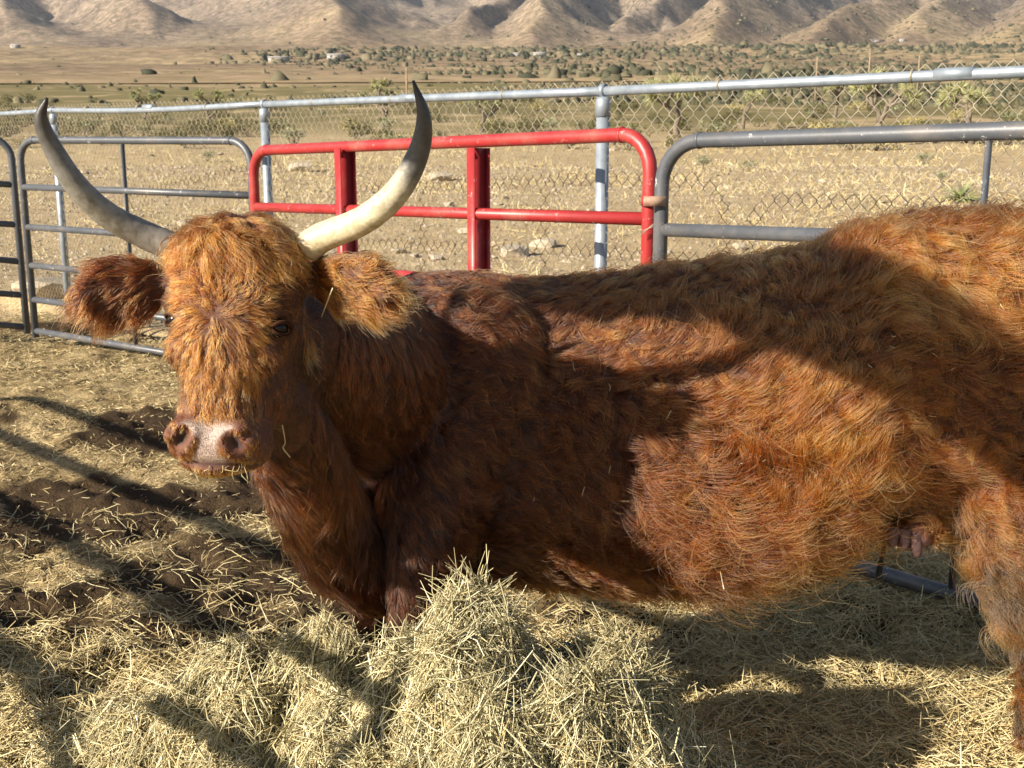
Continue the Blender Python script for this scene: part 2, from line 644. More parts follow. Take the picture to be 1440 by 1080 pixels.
# long loose straw on the right and in front
n = 105000
y = RNG.uniform(1.55, 4.4, n)
x = RNG.uniform(-.6, .62, n) * y
side = np.maximum(sstep(-.75, 0.4, x + 1.0 * (2.75 - y)), .75 * sstep(3.3, 2.7, y + .5 * (fbm(x / .4, y / .4, 3, 61) - .5)))
k = (RNG.uniform(0, 1, n) < .05 + .95 * side) & (x + y < 5.4)
x, y = x[k], y[k]
n = len(x)
straw_field('loose_straw', x, y, RNG.uniform(.03, .13, n), RNG.uniform(.0016, .0036, n), RNG.normal(0, .26, n), np.clip(RNG.normal(.58, .24, n), 0, 1), M_STRAW,
            kind='stuff', label='loose yellow straw bedding spread over the pen floor', category='straw')

# the heap of hay
n = 150000
x = np.where(RNG.uniform(0, 1, n) < .45, RNG.uniform(-1.3, .8, n), RNG.normal(0.0, .34, n))
y = RNG.uniform(1.2, 2.6, n)
k = (pile_h(x, y) > .04) & (np.abs(x) < .62 * y + .1)
x, y = x[k], y[k]
n = len(x)
tl = RNG.normal(0.05, .36, n)
hay = straw_field('hay_pile', x, y, RNG.uniform(0, 1, n) ** 2.6 * .15 + .015, np.where(RNG.uniform(0, 1, n) < .08, RNG.uniform(.0028, .0045, n), RNG.uniform(.0008, .0023, n)), tl, np.clip(RNG.normal(.50, .30, n), 0, 1), M_HAY, lift=0.002, bend=.22, segs=3, flow=.11,
                  label='loose heap of greenish dry hay in front of the red cow', category='hay pile')
# upright stalks on the two crests
n = 140
cx = np.where(RNG.uniform(0, 1, n) < .5, RNG.normal(-.08, .035, n), RNG.normal(.15, .10, n))
cy = RNG.normal(1.93, .06, n)
me_o = straw_field('upright_stalks', cx, cy, RNG.uniform(.04, .10, n), RNG.uniform(.0012, .0024, n), RNG.uniform(.4, 1.3, n), np.clip(RNG.normal(.68, .2, n), 0, 1), M_HAY, parent=hay, lift=-.02)
me_o['kind'] = 'stuff'

n = 9000
x = RNG.normal(0.0, .42, n)
y = RNG.uniform(1.3, 2.3, n)
k = pile_h(x, y) > .05
x, y = x[k], y[k]
n = len(x)
z = floor_z(x, y) + RNG.uniform(.0, .03, n)
c = np.stack([x, y, z], -1)
d1 = RNG.normal(0, 1, (n, 3))
d2 = RNG.normal(0, 1, (n, 3))
sz = RNG.uniform(.003, .009, n)[:, None]
V = np.stack([c - d1 * sz, c + d2 * sz * .5, c + d1 * sz, c - d2 * sz * .5 + [0, 0, .002]], 1).reshape(-1, 3)
me = new_mesh('leaf_flakes', V, (np.array([(0, 1, 2), (0, 2, 3)])[None] + (np.arange(n) * 4)[:, None, None]).reshape(-1, 3))
add_attr(me, 'tone', np.repeat(RNG.uniform(0, .55, n), 4))
link('leaf_flakes', me, M_HAY, hay, kind='stuff')

# ------------------------------------------------------------------ fences
def rail_path(a, b, n=2):
    return [Vector(a).lerp(Vector(b), k / (n - 1)) for k in range(n)]


def panel(name, A, B, top, bottom, rails, rad, m, label, cat, uprights=(), corner=0.16, round_ends=(True, True), upr='tube', group=None, bottoms=None, drop=0.0):
    """pipe livestock panel between ground points A and B; heights are (at A, at B) pairs"""
    A, B = Vector(A), Vector(B)
    root = thing(name, (A.x, A.y, 0), label, cat, group)
    o = Vector((A.x, A.y, 0))
    L = (B - A).length
    dr = (B - A).normalized()

    def pt(t, h):
        return A + dr * t + Vector((0, 0, h[0] + (h[1] - h[0]) * t / L)) - o
    # frame: one bent tube
    path = []
    c = corner
    path.append(pt(0, (bottom[0] - drop, bottom[0] - drop)))
    path.append(pt(0, (top[0] - c, top[0] - c)))
    for k in range(1, 6):
        a = k / 6 * math.pi / 2
        path.append(pt(c - c * math.cos(a), (top[0] - c + c * math.sin(a), top[1] - c + c * math.sin(a))))
    path.append(pt(c, top))
    for k in range(1, 8):
        path.append(pt(c + (L - 2 * c) * k / 8, top))
    path.append(pt(L - c, top))
    for k in range(1, 6):
        a = k / 6 * math.pi / 2
        path.append(pt(L - c + c * math.sin(a), (top[0] - c + c * math.cos(a), top[1] - c + c * math.cos(a))))
    path.append(pt(L, (top[1] - c, top[1] - c)))
    path.append(pt(L, (bottom[1] - drop, bottom[1] - drop)))
    mb = MB()
    mb.tube(np.array(path), rad, 14, up=tuple(dr.cross(Vector((0, 0, 1)))))
    link('frame', mb.mesh('frame'), m, root)
    for (h0, h1) in rails:
        mb = MB()
        mb.tube(np.array([pt(rad * .6, (h0, h1)), pt(L * .5, (h0, h1)), pt(L - rad * .6, (h0, h1))]), rad * .92, 12)
        link('rail', mb.mesh('rail'), m, root)
    for t in uprights:
        mb = MB()
        z0 = pt(t, bottom)
        z1 = pt(t, (top[0] - rad, top[1] - rad))
        ac = dr.cross(Vector((0, 0, 1)))
        if upr == 'channel':      # a channel: web with two flanges
            for (u0, u1, v0, v1) in ((-.030, .030, -.036, -.031), (-.030, -.025, -.0309, .034), (.025, .030, -.0309, .034)):
                vs = []
                for zz in (z0, z1):
                    for (uu, vv) in ((u0, v0), (u1, v0), (u1, v1), (u0, v1)):
                        vs.append(zz + dr * uu - ac * vv)
                mb.add(np.array([tuple(v) for v in vs]), [(0, 3, 2, 1), (4, 5, 6, 7), (0, 1, 5, 4), (1, 2, 6, 5), (2, 3, 7, 6), (3, 0, 4, 7)])
            link('upright', mb.mesh('upright', False), m, root)
        else:
            vs = []
            for zz in (z0, z1):
                for (uu, vv) in ((-.006, -.015), (.006, -.015), (.006, .015), (-.006, .015)):
                    vs.append(zz + dr * uu - ac * vv)
            mb.add(np.array([tuple(v) for v in vs]), [(0, 3, 2, 1), (4, 5, 6, 7), (0, 1, 5, 4), (1, 2, 6, 5), (2, 3, 7, 6), (3, 0, 4, 7)])
            link('upright', mb.mesh('upright', False), m, root)
    # weld rings at the bends
    mb = MB()
    for t in (c, L - c):
        p = pt(t, top)
        mb.tube(np.array([p - dr * .006, p + dr * .006]), rad * 1.12, 12)
    link('weld', mb.mesh('weld'), m, root)['kind'] = 'stuff'
    return root, pt, L


def zof(px, py, y):
    return P(px, py, y).z


def gp(px, y):
    return Vector(((px - 720) / F * y / (math.cos(PITCH)) * 1.0, y, 0))


def gpx(px, py, y):
    p = P(px, py, y)
    return Vector((p.x, y, 0))


# grey panel behind the left horn
A, B = gpx(38, 330, 8.1), gpx(358, 340, 7.1)
panel('livestock_panel', A, B, (zof(40, 197, 8.1), zof(355, 198, 7.1)), (zof(40, 465, 8.1), zof(355, 518, 7.1)),
      [(zof(40, 263, 8.1), zof(355, 275, 7.1)), (zof(40, 319, 8.1), zof(355, 341, 7.1)), (zof(40, 373, 8.1), zof(355, 405, 7.1)), (zof(40, 421, 8.1), zof(355, 465, 7.1)), (zof(40, 465, 8.1), zof(355, 518, 7.1))],
      0.026, M_GREY, 'grey pipe panel behind the curved left horn, between red gate and far left panel', 'livestock panel', uprights=(1.05,), drop=.05)
# grey panel cut by the left edge
A, B = gpx(-330, 330, 7.6), gpx(26, 330, 8.2)
panel('livestock_panel', A, B, (zof(0, 190, 7.6), zof(26, 193, 8.2)), (zof(0, 470, 7.6), zof(26, 460, 8.2)),
      [(zof(-330, 235, 7.6), zof(26, 260, 8.2)), (zof(-330, 295, 7.6), zof(26, 316, 8.2)), (zof(-330, 335, 7.6), zof(26, 368, 8.2)), (zof(-330, 390, 7.6), zof(26, 415, 8.2)), (zof(-330, 430, 7.6), zof(26, 460, 8.2))],
      0.026, M_GREY, 'grey pipe panel cut off by the left edge of the photo', 'livestock panel', uprights=(1.0,), drop=.05)
# red gate
A, B = gpx(357, 250, 6.5), gpx(914, 250, 4.42)
root, pt, L = panel('red_gate', A, B, (zof(360, 212, 6.5), zof(905, 188, 4.42)), (zof(360, 520, 6.5), .10),
      [(zof(360, 291, 6.5), zof(914, 308, 4.42)), (zof(360, 365, 6.5), zof(914, 425, 4.42)), (zof(360, 430, 6.5), zof(914, 530, 4.42)), (zof(360, 490, 6.5), zof(914, 640, 4.42)), (zof(360, 520, 6.5), .10)],
      0.030, M_RED, 'bright red painted pipe gate behind the cow', 'gate', uprights=(), corner=.15, drop=.04)
for px_, y_ in ((486, 5.86), (673, 5.16)):
    p = gpx(px_, 250, y_)
    dr = (B - A).normalized()
    ac = dr.cross(Vector((0, 0, 1)))
    mb = MB()
    ztop = .5 * (zof(px_, 208, y_) + zof(px_, 208, y_))
    for (u0, u1, v0, v1) in ((-.026, .026, -.052, -.047), (-.026, .026, .047, .052), (-.003, .003, -.0469, .0469)):
        vs = []
        for zz in (0.08, ztop):
            for (uu, vv) in ((u0, v0), (u1, v0), (u1, v1), (u0, v1)):
                q = p + dr * uu - ac * vv
                vs.append((q.x - root.location.x, q.y - root.location.y, zz))
        mb.add(np.array(vs), [(0, 3, 2, 1), (4, 5, 6, 7), (0, 1, 5, 4), (1, 2, 6, 5), (2, 3, 7, 6), (3, 0, 4, 7)])
    link('upright', mb.mesh('upright', False), M_RED, root)
# hinge lug of the gate
mb = MB()
q = gpx(914, 283, 4.40)
zz = zof(914, 283, 4.4)
mb.tube(np.array([(q.x - root.location.x, q.y - root.location.y, zz - .018), (q.x - root.location.x, q.y - root.location.y, zz + .018)]), .036, 14)
link('hinge_collar', mb.mesh('hinge_collar'), M_RED, root)
mb = MB()
lo, hi = P(905, 290, 4.25), P(937, 276, 4.25)
mb.box((lo.x - root.location.x, 4.25 - root.location.y, lo.z), (hi.x - root.location.x, 4.262 - root.location.y, hi.z))
link('hinge_plate', mb.mesh('hinge_plate', False), M_TAN, root)
mb = MB()
for k in range(3):
    pts = [(q.x - root.location.x - .04, q.y - root.location.y - .03, zz - .12 - .01 * k), (q.x - root.location.x + .02, q.y - root.location.y - .045, zz - .10 + .008 * k), (q.x - root.location.x + .075, q.y - root.location.y - .02, zz - .115 + .01 * k)]
    mb.tube(catmull(pts, 8), .0016, 5)
link('tie_wire', mb.mesh('tie_wire'), M_WIRE, root)
# dark grey panel on the right
A, B = gpx(931, 250, 4.3), gpx(1440, 250, 3.36)
B = A + (B - A).normalized() * 2.7
Lr = 2.7
f_ = (B - A).length / (gpx(1440, 250, 3.36) - A).length


def ext(z0, z1):
    return (z0, z0 + (z1 - z0) * f_)


bot = ext(.05, .01)
panel('livestock_panel', A, B, ext(zof(931, 199, 4.3), zof(1440, 183, 3.36)), bot,
      [ext(zof(931, 323, 4.3), zof(1440, 341, 3.36)), (.86, .84), (.58, .56), (.30, .27), bot],
      0.029, M_GREY, 'dark grey pipe panel at the right, behind the cow rump', 'livestock panel', uprights=((gpx(1391, 250, 3.46) - A).length,), corner=.17, drop=.0)

# chain link fence
fp = [(-900, 13.5), (75, 9.6), (372, 7.4), (848, 5.1), (1440, 3.9)]
tops = [1.75, zof(75, 155, 9.6), zof(372, 146, 7.4), zof(848, 127, 5.1), zof(1440, 99, 3.9)]
pts = [gpx(a, 160, b) for a, b in fp]
d_ = (pts[4] - pts[3]).normalized()
P5 = pts[3] + d_ * 3.05
P6 = P5 + d_ * 3.05
sl = (tops[4] - tops[3]) / (pts[4] - pts[3]).length
pts = [pts[1] + (pts[1] - pts[2]).normalized() * 3.3, pts[1], pts[2], pts[3], P5, P6]
tops = [tops[1] + .08, tops[1], tops[2], tops[3], tops[3] + sl * 3.05, tops[3] + sl * 6.1]
fence = thing('chain_link_fence', (pts[3].x, pts[3].y, 0), 'tall galvanised chain link fence running behind the pipe panels', 'fence')
FO = pts[3].copy()
for p_, t_ in zip(pts, tops):
    zb = float(base_z(np.array(p_.y))) - .1
    mb = MB()
    q = p_ - FO
    mb.tube(np.array([(q.x, q.y, zb), (q.x, q.y, t_ - .035)]), .031, 16)
    o = link('post', mb.mesh('post'), M_GALV, fence)
    mb = MB()
    mb.tube(np.array([(q.x, q.y, t_ - .12), (q.x, q.y, t_ - .045), (q.x, q.y, t_ - .03)]), [.036, .036, .028], 16)
    mb.tube(np.array([(q.x, q.y, t_ - .04), (q.x, q.y, t_ + .028)]), .012, 10)
    mb.tube(np.array([tuple(q + d_ * s + Vector((0, 0, t_))) for s in (-.012, .012)]), .030, 16)
    link('post_cap', mb.mesh('post_cap'), M_GALV, o)
for k in range(len(pts) - 1):
    a, b = pts[k] - FO + Vector((0, 0, tops[k])), pts[k + 1] - FO + Vector((0, 0, tops[k + 1]))
    sag = [a.lerp(b, t) - Vector((0, 0, .02 * math.sin(math.pi * t) if k < 2 else .004)) for t in np.linspace(0, 1, 9)]
    mb = MB()
    mb.tube(np.array([tuple(v) for v in sag]), .0215, 14)
    o = link('top_rail', mb.mesh('top_rail'), M_GALV, fence)
    for t in (.2, .47, .52, .78):
        c = a.lerp(b, t)
        dd = (b - a).normalized()
        mb = MB()
        if t == .52:
            mb.tube(np.array([tuple(c - dd * .07), tuple(c + dd * .07)]), .0235, 14)
            link('rail_sleeve', mb.mesh('rail_sleeve'), M_GALV, o)
        else:
            mb.tube(np.array([tuple(c - dd * .0035), tuple(c + dd * .0035)]), .0262, 12)
            link('tie_wire', mb.mesh('tie_wire'), M_WIRE, o)
# woven wires
path_len = [0]
for k in range(len(pts) - 1):
    path_len.append(path_len[-1] + (pts[k + 1] - pts[k]).length)
TL = path_len[-1]
PH, PV = .031, .080
mb = MB()
nw = int(TL / (PH / 2))
px_arr = np.array([[p.x - FO.x, p.y - FO.y] for p in pts])
for k in range(0, nw, 1):
    s0 = k * PH / 2
    if k % 2:
        continue
    for mirror in (0, 1):
        pass
wires_v = []
cnt = 0
ref_h = 1.87
for k in range(int(TL / PH)):
    s0 = (k + .5) * PH
    topz = np.interp(s0, path_len, tops) + .045
    x0 = np.interp(s0, path_len, px_arr[:, 0])
    y0 = np.interp(s0, path_len, px_arr[:, 1])
    botz = float(base_z(np.array(y0 + FO.y))) + .02
    nseg = int((topz - botz) / (PV / 2))
    pl = []
    ph = k % 2
    for m_ in range(nseg + 1):
        z = topz - m_ * PV / 2
        # every wire swings between its two neighbours; knots touch on shared columns
        sg = (1 if m_ % 2 == 0 else -1) * (1 if k % 2 else -1)
        s = s0 + sg * PH * .5
        xx = np.interp(s, path_len, px_arr[:, 0])
        yy = np.interp(s, path_len, px_arr[:, 1])
        off = .0022 * sg
        for e_ in (-1, 1):      # small bend at each knot
            ss = s - sg * .004
            dz = e_ * .0035
            xx = np.interp(ss + sg * .004 * 1, path_len, px_arr[:, 0])
            pl.append((xx + off, yy + off, z - dz * 1.0 * -1 if e_ > 0 else z - dz * -1))
        if m_ == 0:
            pl = pl[:1]
    pl = np.array(pl)
    # order top to bottom
    pl = pl[np.argsort(-pl[:, 2], kind='stable')]
    pl[:, :2] += RNG.normal(0, .0010, (len(pl), 2))
    mb.tube(pl, .0016, 4, cap=False)
link('wire_mesh', mb.mesh('wire_mesh'), M_WIRE, fence, kind='stuff')

# ------------------------------------------------------------------ near side of the pen (beside and behind the camera), it throws rail shadows
s0 = -.56
A = Vector((-5.3, 5.3 + s0, 0))
B = Vector((-1.55, 1.55 + s0, 0))
panel('livestock_panel', A, B, (1.36, 1.36), (.10, .10), [(1.13, 1.13), (.90, .90), (.68, .68), (.46, .46), (.24, .24)], .029, M_GREY,
      'grey pipe panel along the near side of the pen', 'livestock panel', uprights=(1.3, 2.7, 3.9), drop=.08)

# ------------------------------------------------------------------ rocks, gravel
def rock_mesh(name, seed, sub=2):
    bm = bmesh.new()
    bmesh.ops.create_icosphere(bm, subdivisions=sub, radius=1)
    rs = np.random.default_rng(seed)
    for q in range(7):
        nrm = Vector(rs.normal(0, 1, 3)).normalized()
        dd = rs.uniform(.45, .8)
        for v in bm.verts:
            t = v.co.dot(nrm)
            if t > dd:
                v.co -= nrm * (t - dd)
    for v in bm.verts:
        v.co *= 1 + rs.normal(0, .035)
        v.co.z *= .7
    me = bpy.data.meshes.new(name)
    bm.to_mesh(me)
    bm.free()
    return me


M_ROCK = simple('rock', [(0.3, (0.26, 0.21, 0.145)), (0.7, (0.46, 0.385, 0.285))], 3, 0.9, 0, 0.02)
rmesh = [rock_mesh('rock', s) for s in range(5)]
for m_ in rmesh:
    m_.materials.append(M_ROCK)
named_rocks = [(724, 352, 14.5, .28, 'pale boulder just left of the galvanised post, above the cow back'), (763, 341, 15.5, .22, 'flat pale rock beside the boulder near the galvanised post'),
               (427, 262, 33, .5, 'pale rock beyond the left part of the red gate'), (622, 268, 30, .45, 'white rock beyond the red gate, right of the horn'),
               (560, 342, 15, .13, 'small pale rock under the right horn curve'), (612, 350, 14, .14, 'small pale rock left of the second red upright'),
               (70, 425, 10.4, .42, 'large pale rock behind the lower rails of the grey panel at left')]
for (a, b, y_, r_, lab) in named_rocks:
    p = P(a, b, y_)
    z = float(ground_z(np.array(p.x), np.array(p.y)))
    o = link('rock', rmesh[int(a) % 5].copy() if False else rmesh[int(a) % 5], label=lab, category='rock')
    o.location = (p.x, p.y, z + r_ * .22)
    o.scale = (r_, r_ * .8, r_ * .75)
    o.rotation_euler = (0, 0, a)
for k in range(150):
    y_ = 7 + random.random() ** 1.2 * 42
    x_ = random.uniform(-.55, .55) * y_
    if x_ + y_ < 6.4:
        continue
    r_ = random.uniform(.03, .10) * (1 + y_ / 45)
    o = link('rock', rmesh[k % 5], label='small pale stone on the gravel beyond the fence', category='stone', group='stones scattered beyond the fence')
    o.location = (x_, y_, float(ground_z(np.array(x_), np.array(y_))) + r_ * .2)
    o.scale = (r_, r_ * random.uniform(.6, 1), r_ * random.uniform(.5, .9))
    o.rotation_euler = (0, 0, random.uniform(0, 6))
n = 26000
y = 5.5 + RNG.uniform(0, 1, n) ** 1.7 * 32
x = RNG.uniform(-.58, .58, n) * y
k = x + y > 5.75
x, y = x[k], y[k]
n = len(x)
z = ground_z(x, y) + (fbm(x / 0.8, y / 0.8, 4, 3) - 0.5) * 0.09
sz = RNG.uniform(.006, .028, n) * (.7 + y / 14)
base = np.array([(1, 0, 0), (-.4, .9, 0), (-.5, -.8, 0), (0.1, 0.1, .8)])
ang = RNG.uniform(0, 6.28, n)
ca, sa = np.cos(ang)[:, None], np.sin(ang)[:, None]
v = base[None] * sz[:, None, None] * RNG.uniform(.6, 1.3, (n, 4, 1))
vx = v[..., 0] * ca - v[..., 1] * sa
vy = v[..., 0] * sa + v[..., 1] * ca
V = np.stack([vx + x[:, None], vy + y[:, None], v[..., 2] + z[:, None]], -1).reshape(-1, 3)
f = np.array([(0, 1, 3), (1, 2, 3), (2, 0, 3)])
me = new_mesh('gravel', V, (f[None] + (np.arange(n) * 4)[:, None, None]).reshape(-1, 3))
add_attr(me, 'tone', np.repeat(RNG.uniform(0, 1, n), 4))
link('gravel', me, attr_mat('gravel', [(0, (.22, .16, .10)), (.5, (.38, .29, .185)), (1, (.50, .42, .31))], .95), kind='stuff')

# dry grass tufts beyond the fence
n = 22000
y = 6 + RNG.uniform(0, 1, n) ** 1.4 * 45
x = RNG.uniform(-.58, .6, n) * y
dens = fbm(x / 2.2, y / 2.2, 3, 66) + .12 * (x / y)
k = (x + y > 5.8) & (RNG.uniform(0, 1, n) < sstep(.42, .62, dens))
x, y = x[k], y[k]
n = len(x)
straw_field('dry_grass', x, y, RNG.uniform(.05, .16, n) * (1 + y / 30), RNG.uniform(.003, .007, n) * (1 + y / 18), np.abs(RNG.normal(.5, .5, n)), np.clip(RNG.normal(.6, .2, n), 0, 1), M_STRAW, zfun=ground_z,
            kind='stuff', label='dry yellow grass on the desert beyond the fence', category='grass')


# ------------------------------------------------------------------ shrubs, joshua trees
def leaf_cloud(mb, c, r, n, size, rs, squash=.7, spiky=False):
    d = rs.normal(0, 1, (n, 3))
    d /= np.linalg.norm(d, axis=1)[:, None]
    rad = r * rs.uniform(.25, 1, n) ** .5
    p = np.asarray(c) + d * rad[:, None] * np.array([1, 1, squash])
    if spiky:
        p0 = np.asarray(c) + d * r * .12
        p1 = np.asarray(c) + d * r * rs.uniform(.75, 1.1, n)[:, None]
        side = np.cross(d, rs.normal(0, 1, (n, 3)))
        side /= np.linalg.norm(side, axis=1)[:, None] + 1e-9
        v = np.stack([p0 - side * size, p0 + side * size, p1], 1).reshape(-1, 3)
    else:
        a = rs.normal(0, 1, (n, 3)) * size
        b = rs.normal(0, 1, (n, 3)) * size
        v = np.stack([p, p + a, p + b], 1).reshape(-1, 3)
    mb.add(v, np.arange(3 * n).reshape(-1, 3))


M_OLIVE = simple('olive_leaves', [(0.3, (0.06, 0.062, 0.024)), (0.7, (0.15, 0.14, 0.055))], 4, .85, spec=.2)
M_SAGE = simple('sage_leaves', [(0.3, (0.17, 0.18, 0.10)), (0.7, (0.31, 0.31, 0.18))], 4, .85, spec=.2)
M_YEL = simple('dry_leaves', [(0.3, (0.25, 0.21, 0.08)), (0.7, (0.42, 0.36, 0.15))], 4, .85, spec=.2)
M_BARK = simple('bark', [(0.3, (0.09, 0.07, 0.05)), (0.7, (0.22, 0.18, 0.13))], 6, .95, 0, .02)


def shrub_proto(seed, m):
    rs = np.random.default_rng(seed)
    f = MB()
    s = MB()
    for q in range(9):
        a = rs.uniform(0, 6.28)
        rr_ = rs.uniform(.1, .62)
        c = np.array([math.cos(a) * rr_, math.sin(a) * rr_, rs.uniform(.3, .75)])
        leaf_cloud(f, c, rs.uniform(.25, .42), 46, .05, rs)
        s.tube(np.array([(0, 0, 0), c * .5 + [0, 0, -.05], c]), [.02, .014, .006], 4)
    return f.mesh('foliage', False), s.mesh('stem'), m


protos = [shrub_proto(s, m_) for s, m_ in ((1, M_OLIVE), (2, M_SAGE), (3, M_YEL), (4, M_OLIVE), (5, M_OLIVE))]
for a, b, m_ in protos:
    a.materials.append(m_)
    b.materials.append(M_BARK)
kinds = ['dark olive creosote bush on the flat beyond the fence', 'grey green sage bush on the flat beyond the fence', 'yellow dry bush on the flat beyond the fence', 'dark olive creosote bush on the flat beyond the fence', 'dark olive creosote bush on the flat beyond the fence']
spots = []
for k in range(230):
    y_ = 48 + (k / 230) ** 1.3 * 85
    x_ = random.uniform(-.53, .53) * y_
    spots.append((x_, y_, random.uniform(.6, 1.35), random.choice([0, 0, 1, 2, 3, 4, 0])))
for (a, b, s_, kd) in ((300, 228, .5, 1), (985, 240, .55, 1), (1290, 232, .55, 1), (1310, 255, .35, 1), (1050, 240, .4, 1), (860, 205, .9, 1), (560, 210, .9, 2), (790, 205, .8, 2), (90, 205, .8, 2)):
    e = (245 - b) / 1500
    ys = np.geomspace(7, 120, 300)
    zz = ground_z((a - 720) / 1500 * ys, ys)
    kk = np.argmin(np.abs((zz - CAMZ) / ys - e))
    spots.append(((a - 720) / 1500 * ys[kk], ys[kk], s_, kd))
for (x_, y_, s_, kd) in spots:
    fo, st, m_ = protos[kd]
    t = thing('bush', (x_, y_, float(ground_z(np.array(x_), np.array(y_))) - .05), kinds[kd], 'bush', 'bushes on the desert flat beyond the fence')
    t.rotation_euler = (0, 0, random.uniform(0, 6.28))
    t.scale = (s_ * 1.2, s_ * 1.2, s_)
    link('foliage', fo, None, t)
    link('stem', st, None, t)
# low green tuft above the rump
for (a, b, nm) in ((1342, 275, 'spiky green yucca tuft showing just above the cow rump'),):
    ys = np.geomspace(7, 60, 300)
    zz = ground_z((a - 720) / 1500 * ys, ys)
    kk = np.argmin(np.abs((zz - CAMZ) / ys - (245 - b - 8) / 1500))
    mb = MB()
    leaf_cloud(mb, (0, 0, .1), .42, 90, .016, np.random.default_rng(3), spiky=True)
    o = link('yucca', mb.mesh('yucca', False), simple('yucca_leaf', [(0.3, (0.12, 0.17, 0.06)), (0.7, (0.28, 0.30, 0.12))], 5, .7), label=nm, category='yucca')
    o.location = ((a - 720) / 1500 * ys[kk], ys[kk], zz[kk])
    o.scale = (1.3, 1.3, 1)

M_JOSH = simple('joshua_leaf', [(0.3, (0.20, 0.21, 0.09)), (0.7, (0.44, 0.43, 0.20))], 3, .75)


def joshua(px, y_, h, seed, label, dense=1.0):
    rs = np.random.default_rng(seed)
    x_ = (px - 720) / 1500 * y_
    root = thing('joshua_tree', (x_, y_, float(ground_z(np.array(x_), np.array(y_))) - .1), label, 'joshua tree')
    mb = MB()
    tips = []

    def grow(p, d, L, r, depth):
        q = p + d * L * .5 + rs.normal(0, .03, 3) * h
        e = p + d * L + rs.normal(0, .02, 3) * h
        mb.tube(catmull([p, q, e], 5), np.linspace(r, r * .72, 5), 7)
        if depth == 0:
            tips.append((e, d))
            return
        for b in range(2 if rs.uniform() < .7 else 3):
            nd = d + rs.normal(0, .55, 3)
            nd[2] = abs(nd[2]) * .8 + .35
            nd /= np.linalg.norm(nd)
            grow(e, nd, L * rs.uniform(.6, .85), r * .72, depth - 1)
    grow(np.array([0, 0, 0.]), np.array([rs.normal(0, .08), 0, 1.]), h * .36, h * .055, 3)
    link('trunk', mb.mesh('trunk'), M_BARK, root)
    for (e, d) in tips:
        lb = MB()
        leaf_cloud(lb, e + d * .08 * h, h * .125 * dense, 120, h * .008, rs, spiky=True)
        link('leaf_rosette', lb.mesh('leaf_rosette', False), M_JOSH, root)


joshua(1222, 52, 3.3, 11, 'dark forked joshua tree seen over the right grey panel', 1.2)
joshua(948, 62, 3.5, 5, 'leaning bushy joshua tree right of the galvanised post', 1.9)
joshua(1352, 52, 3.0, 8, 'pale leafy joshua tree near the right edge of the photo', 1.5)
joshua(545, 68, 2.8, 14, 'small joshua tree between the red gate uprights, left of the horn')
joshua(680, 72, 2.7, 18, 'small joshua tree over the middle of the red gate')
joshua(1035, 75, 3.0, 23, 'thin joshua tree between the bushy and the forked ones')
joshua(1160, 90, 3.2, 27, 'distant joshua tree left of the forked one')
joshua(305, 72, 2.7, 33, 'small joshua tree left of the first chain link post')
joshua(220, 85, 2.6, 37, 'small far joshua tree beside the curved left horn')

# far scrub: low blobs on the rising plain and on the hills
n = 34000
r_ = np.exp(RNG.uniform(math.log(130), math.log(5600), n))
px = RNG.uniform(-90, 1530, n)
x, y = (px - 720) / 1500 * r_, r_
right = sstep(650, 1250, px)
prob = np.where(r_ < 330, .10 + .5 * right, np.clip((.05 + .62 * right) * (.45 + .55 * sstep(900, 2500, r_)) + .5 * (sstep(.52, .62, fbm(x / 160, y / 110, 3, 99))) * sstep(280, 500, px), 0, 1))
band = np.exp(-((r_ - (1500 + .25 * (px - 720))) / 260) ** 2) * sstep(250, 420, px)
prob = np.clip(prob * np.where(px < 650, .3, 1) + .9 * band, 0, 1)
k = RNG.uniform(0, 1, n) < prob
x, y, r_, px, band = x[k], y[k], r_[k], px[k], band[k]
n = len(x)
sz = (1.0 + RNG.uniform(0, 1, n) ** 2 * 2.6) * (1 + 1.2 * sstep(900, 4000, r_)) * (1 + 1.0 * band)
sz = np.where(r_ < 330, RNG.uniform(.35, .95, n), sz)
z = ground_z(x, y)
oc = []
for q in range(2):
    for a in range(5):
        oc.append((math.cos(a * 1.2566 + q * .6) * (1.0 if q == 0 else .7), math.sin(a * 1.2566 + q * .6) * (1.0 if q == 0 else .7), (-.1, .45)[q]))
oc.append((0, 0, .8))
oc = np.array(oc)
v = oc[None] * sz[:, None, None] * RNG.uniform(.45, 1.5, (n, 11, 1)) * RNG.uniform(.6, 1.4, (n, 1, 3))
v += np.stack([x, y, z], -1)[:, None, :]
f = []
for a in range(5):
    b = (a + 1) % 5
    f += [(a, b, 5 + a), (b, 5 + b, 5 + a), (5 + a, 5 + b, 10)]
f = np.array(f)
me = new_mesh('far_scrub', v.reshape(-1, 3), (f[None] + (np.arange(n) * 11)[:, None, None]).reshape(-1, 3))
add_attr(me, 'tone', np.repeat(RNG.uniform(0, 1, n), 11))
link('far_scrub', me, attr_mat('far_scrub', [(0, (.04, .045, .03)), (.5, (.085, .082, .05)), (1, (.17, .145, .09))], .95, spec=.1), kind='stuff', label='scattered dark scrub on the far plain and hillsides', category='scrub')

# houses and poles on the plain
M_WALL = simple('pale_wall', [(0.3, (0.26, 0.24, 0.21)), (0.7, (0.36, 0.34, 0.31))], 1, .8)
M_ROOF = simple('house_roof', [(0.3, (0.30, 0.28, 0.27)), (0.7, (0.45, 0.42, 0.40))], 1, .8)
M_GLASS = simple('dark_window', [(0.3, (0.03, 0.035, 0.04)), (0.7, (0.06, 0.07, 0.08))], 1, .2)


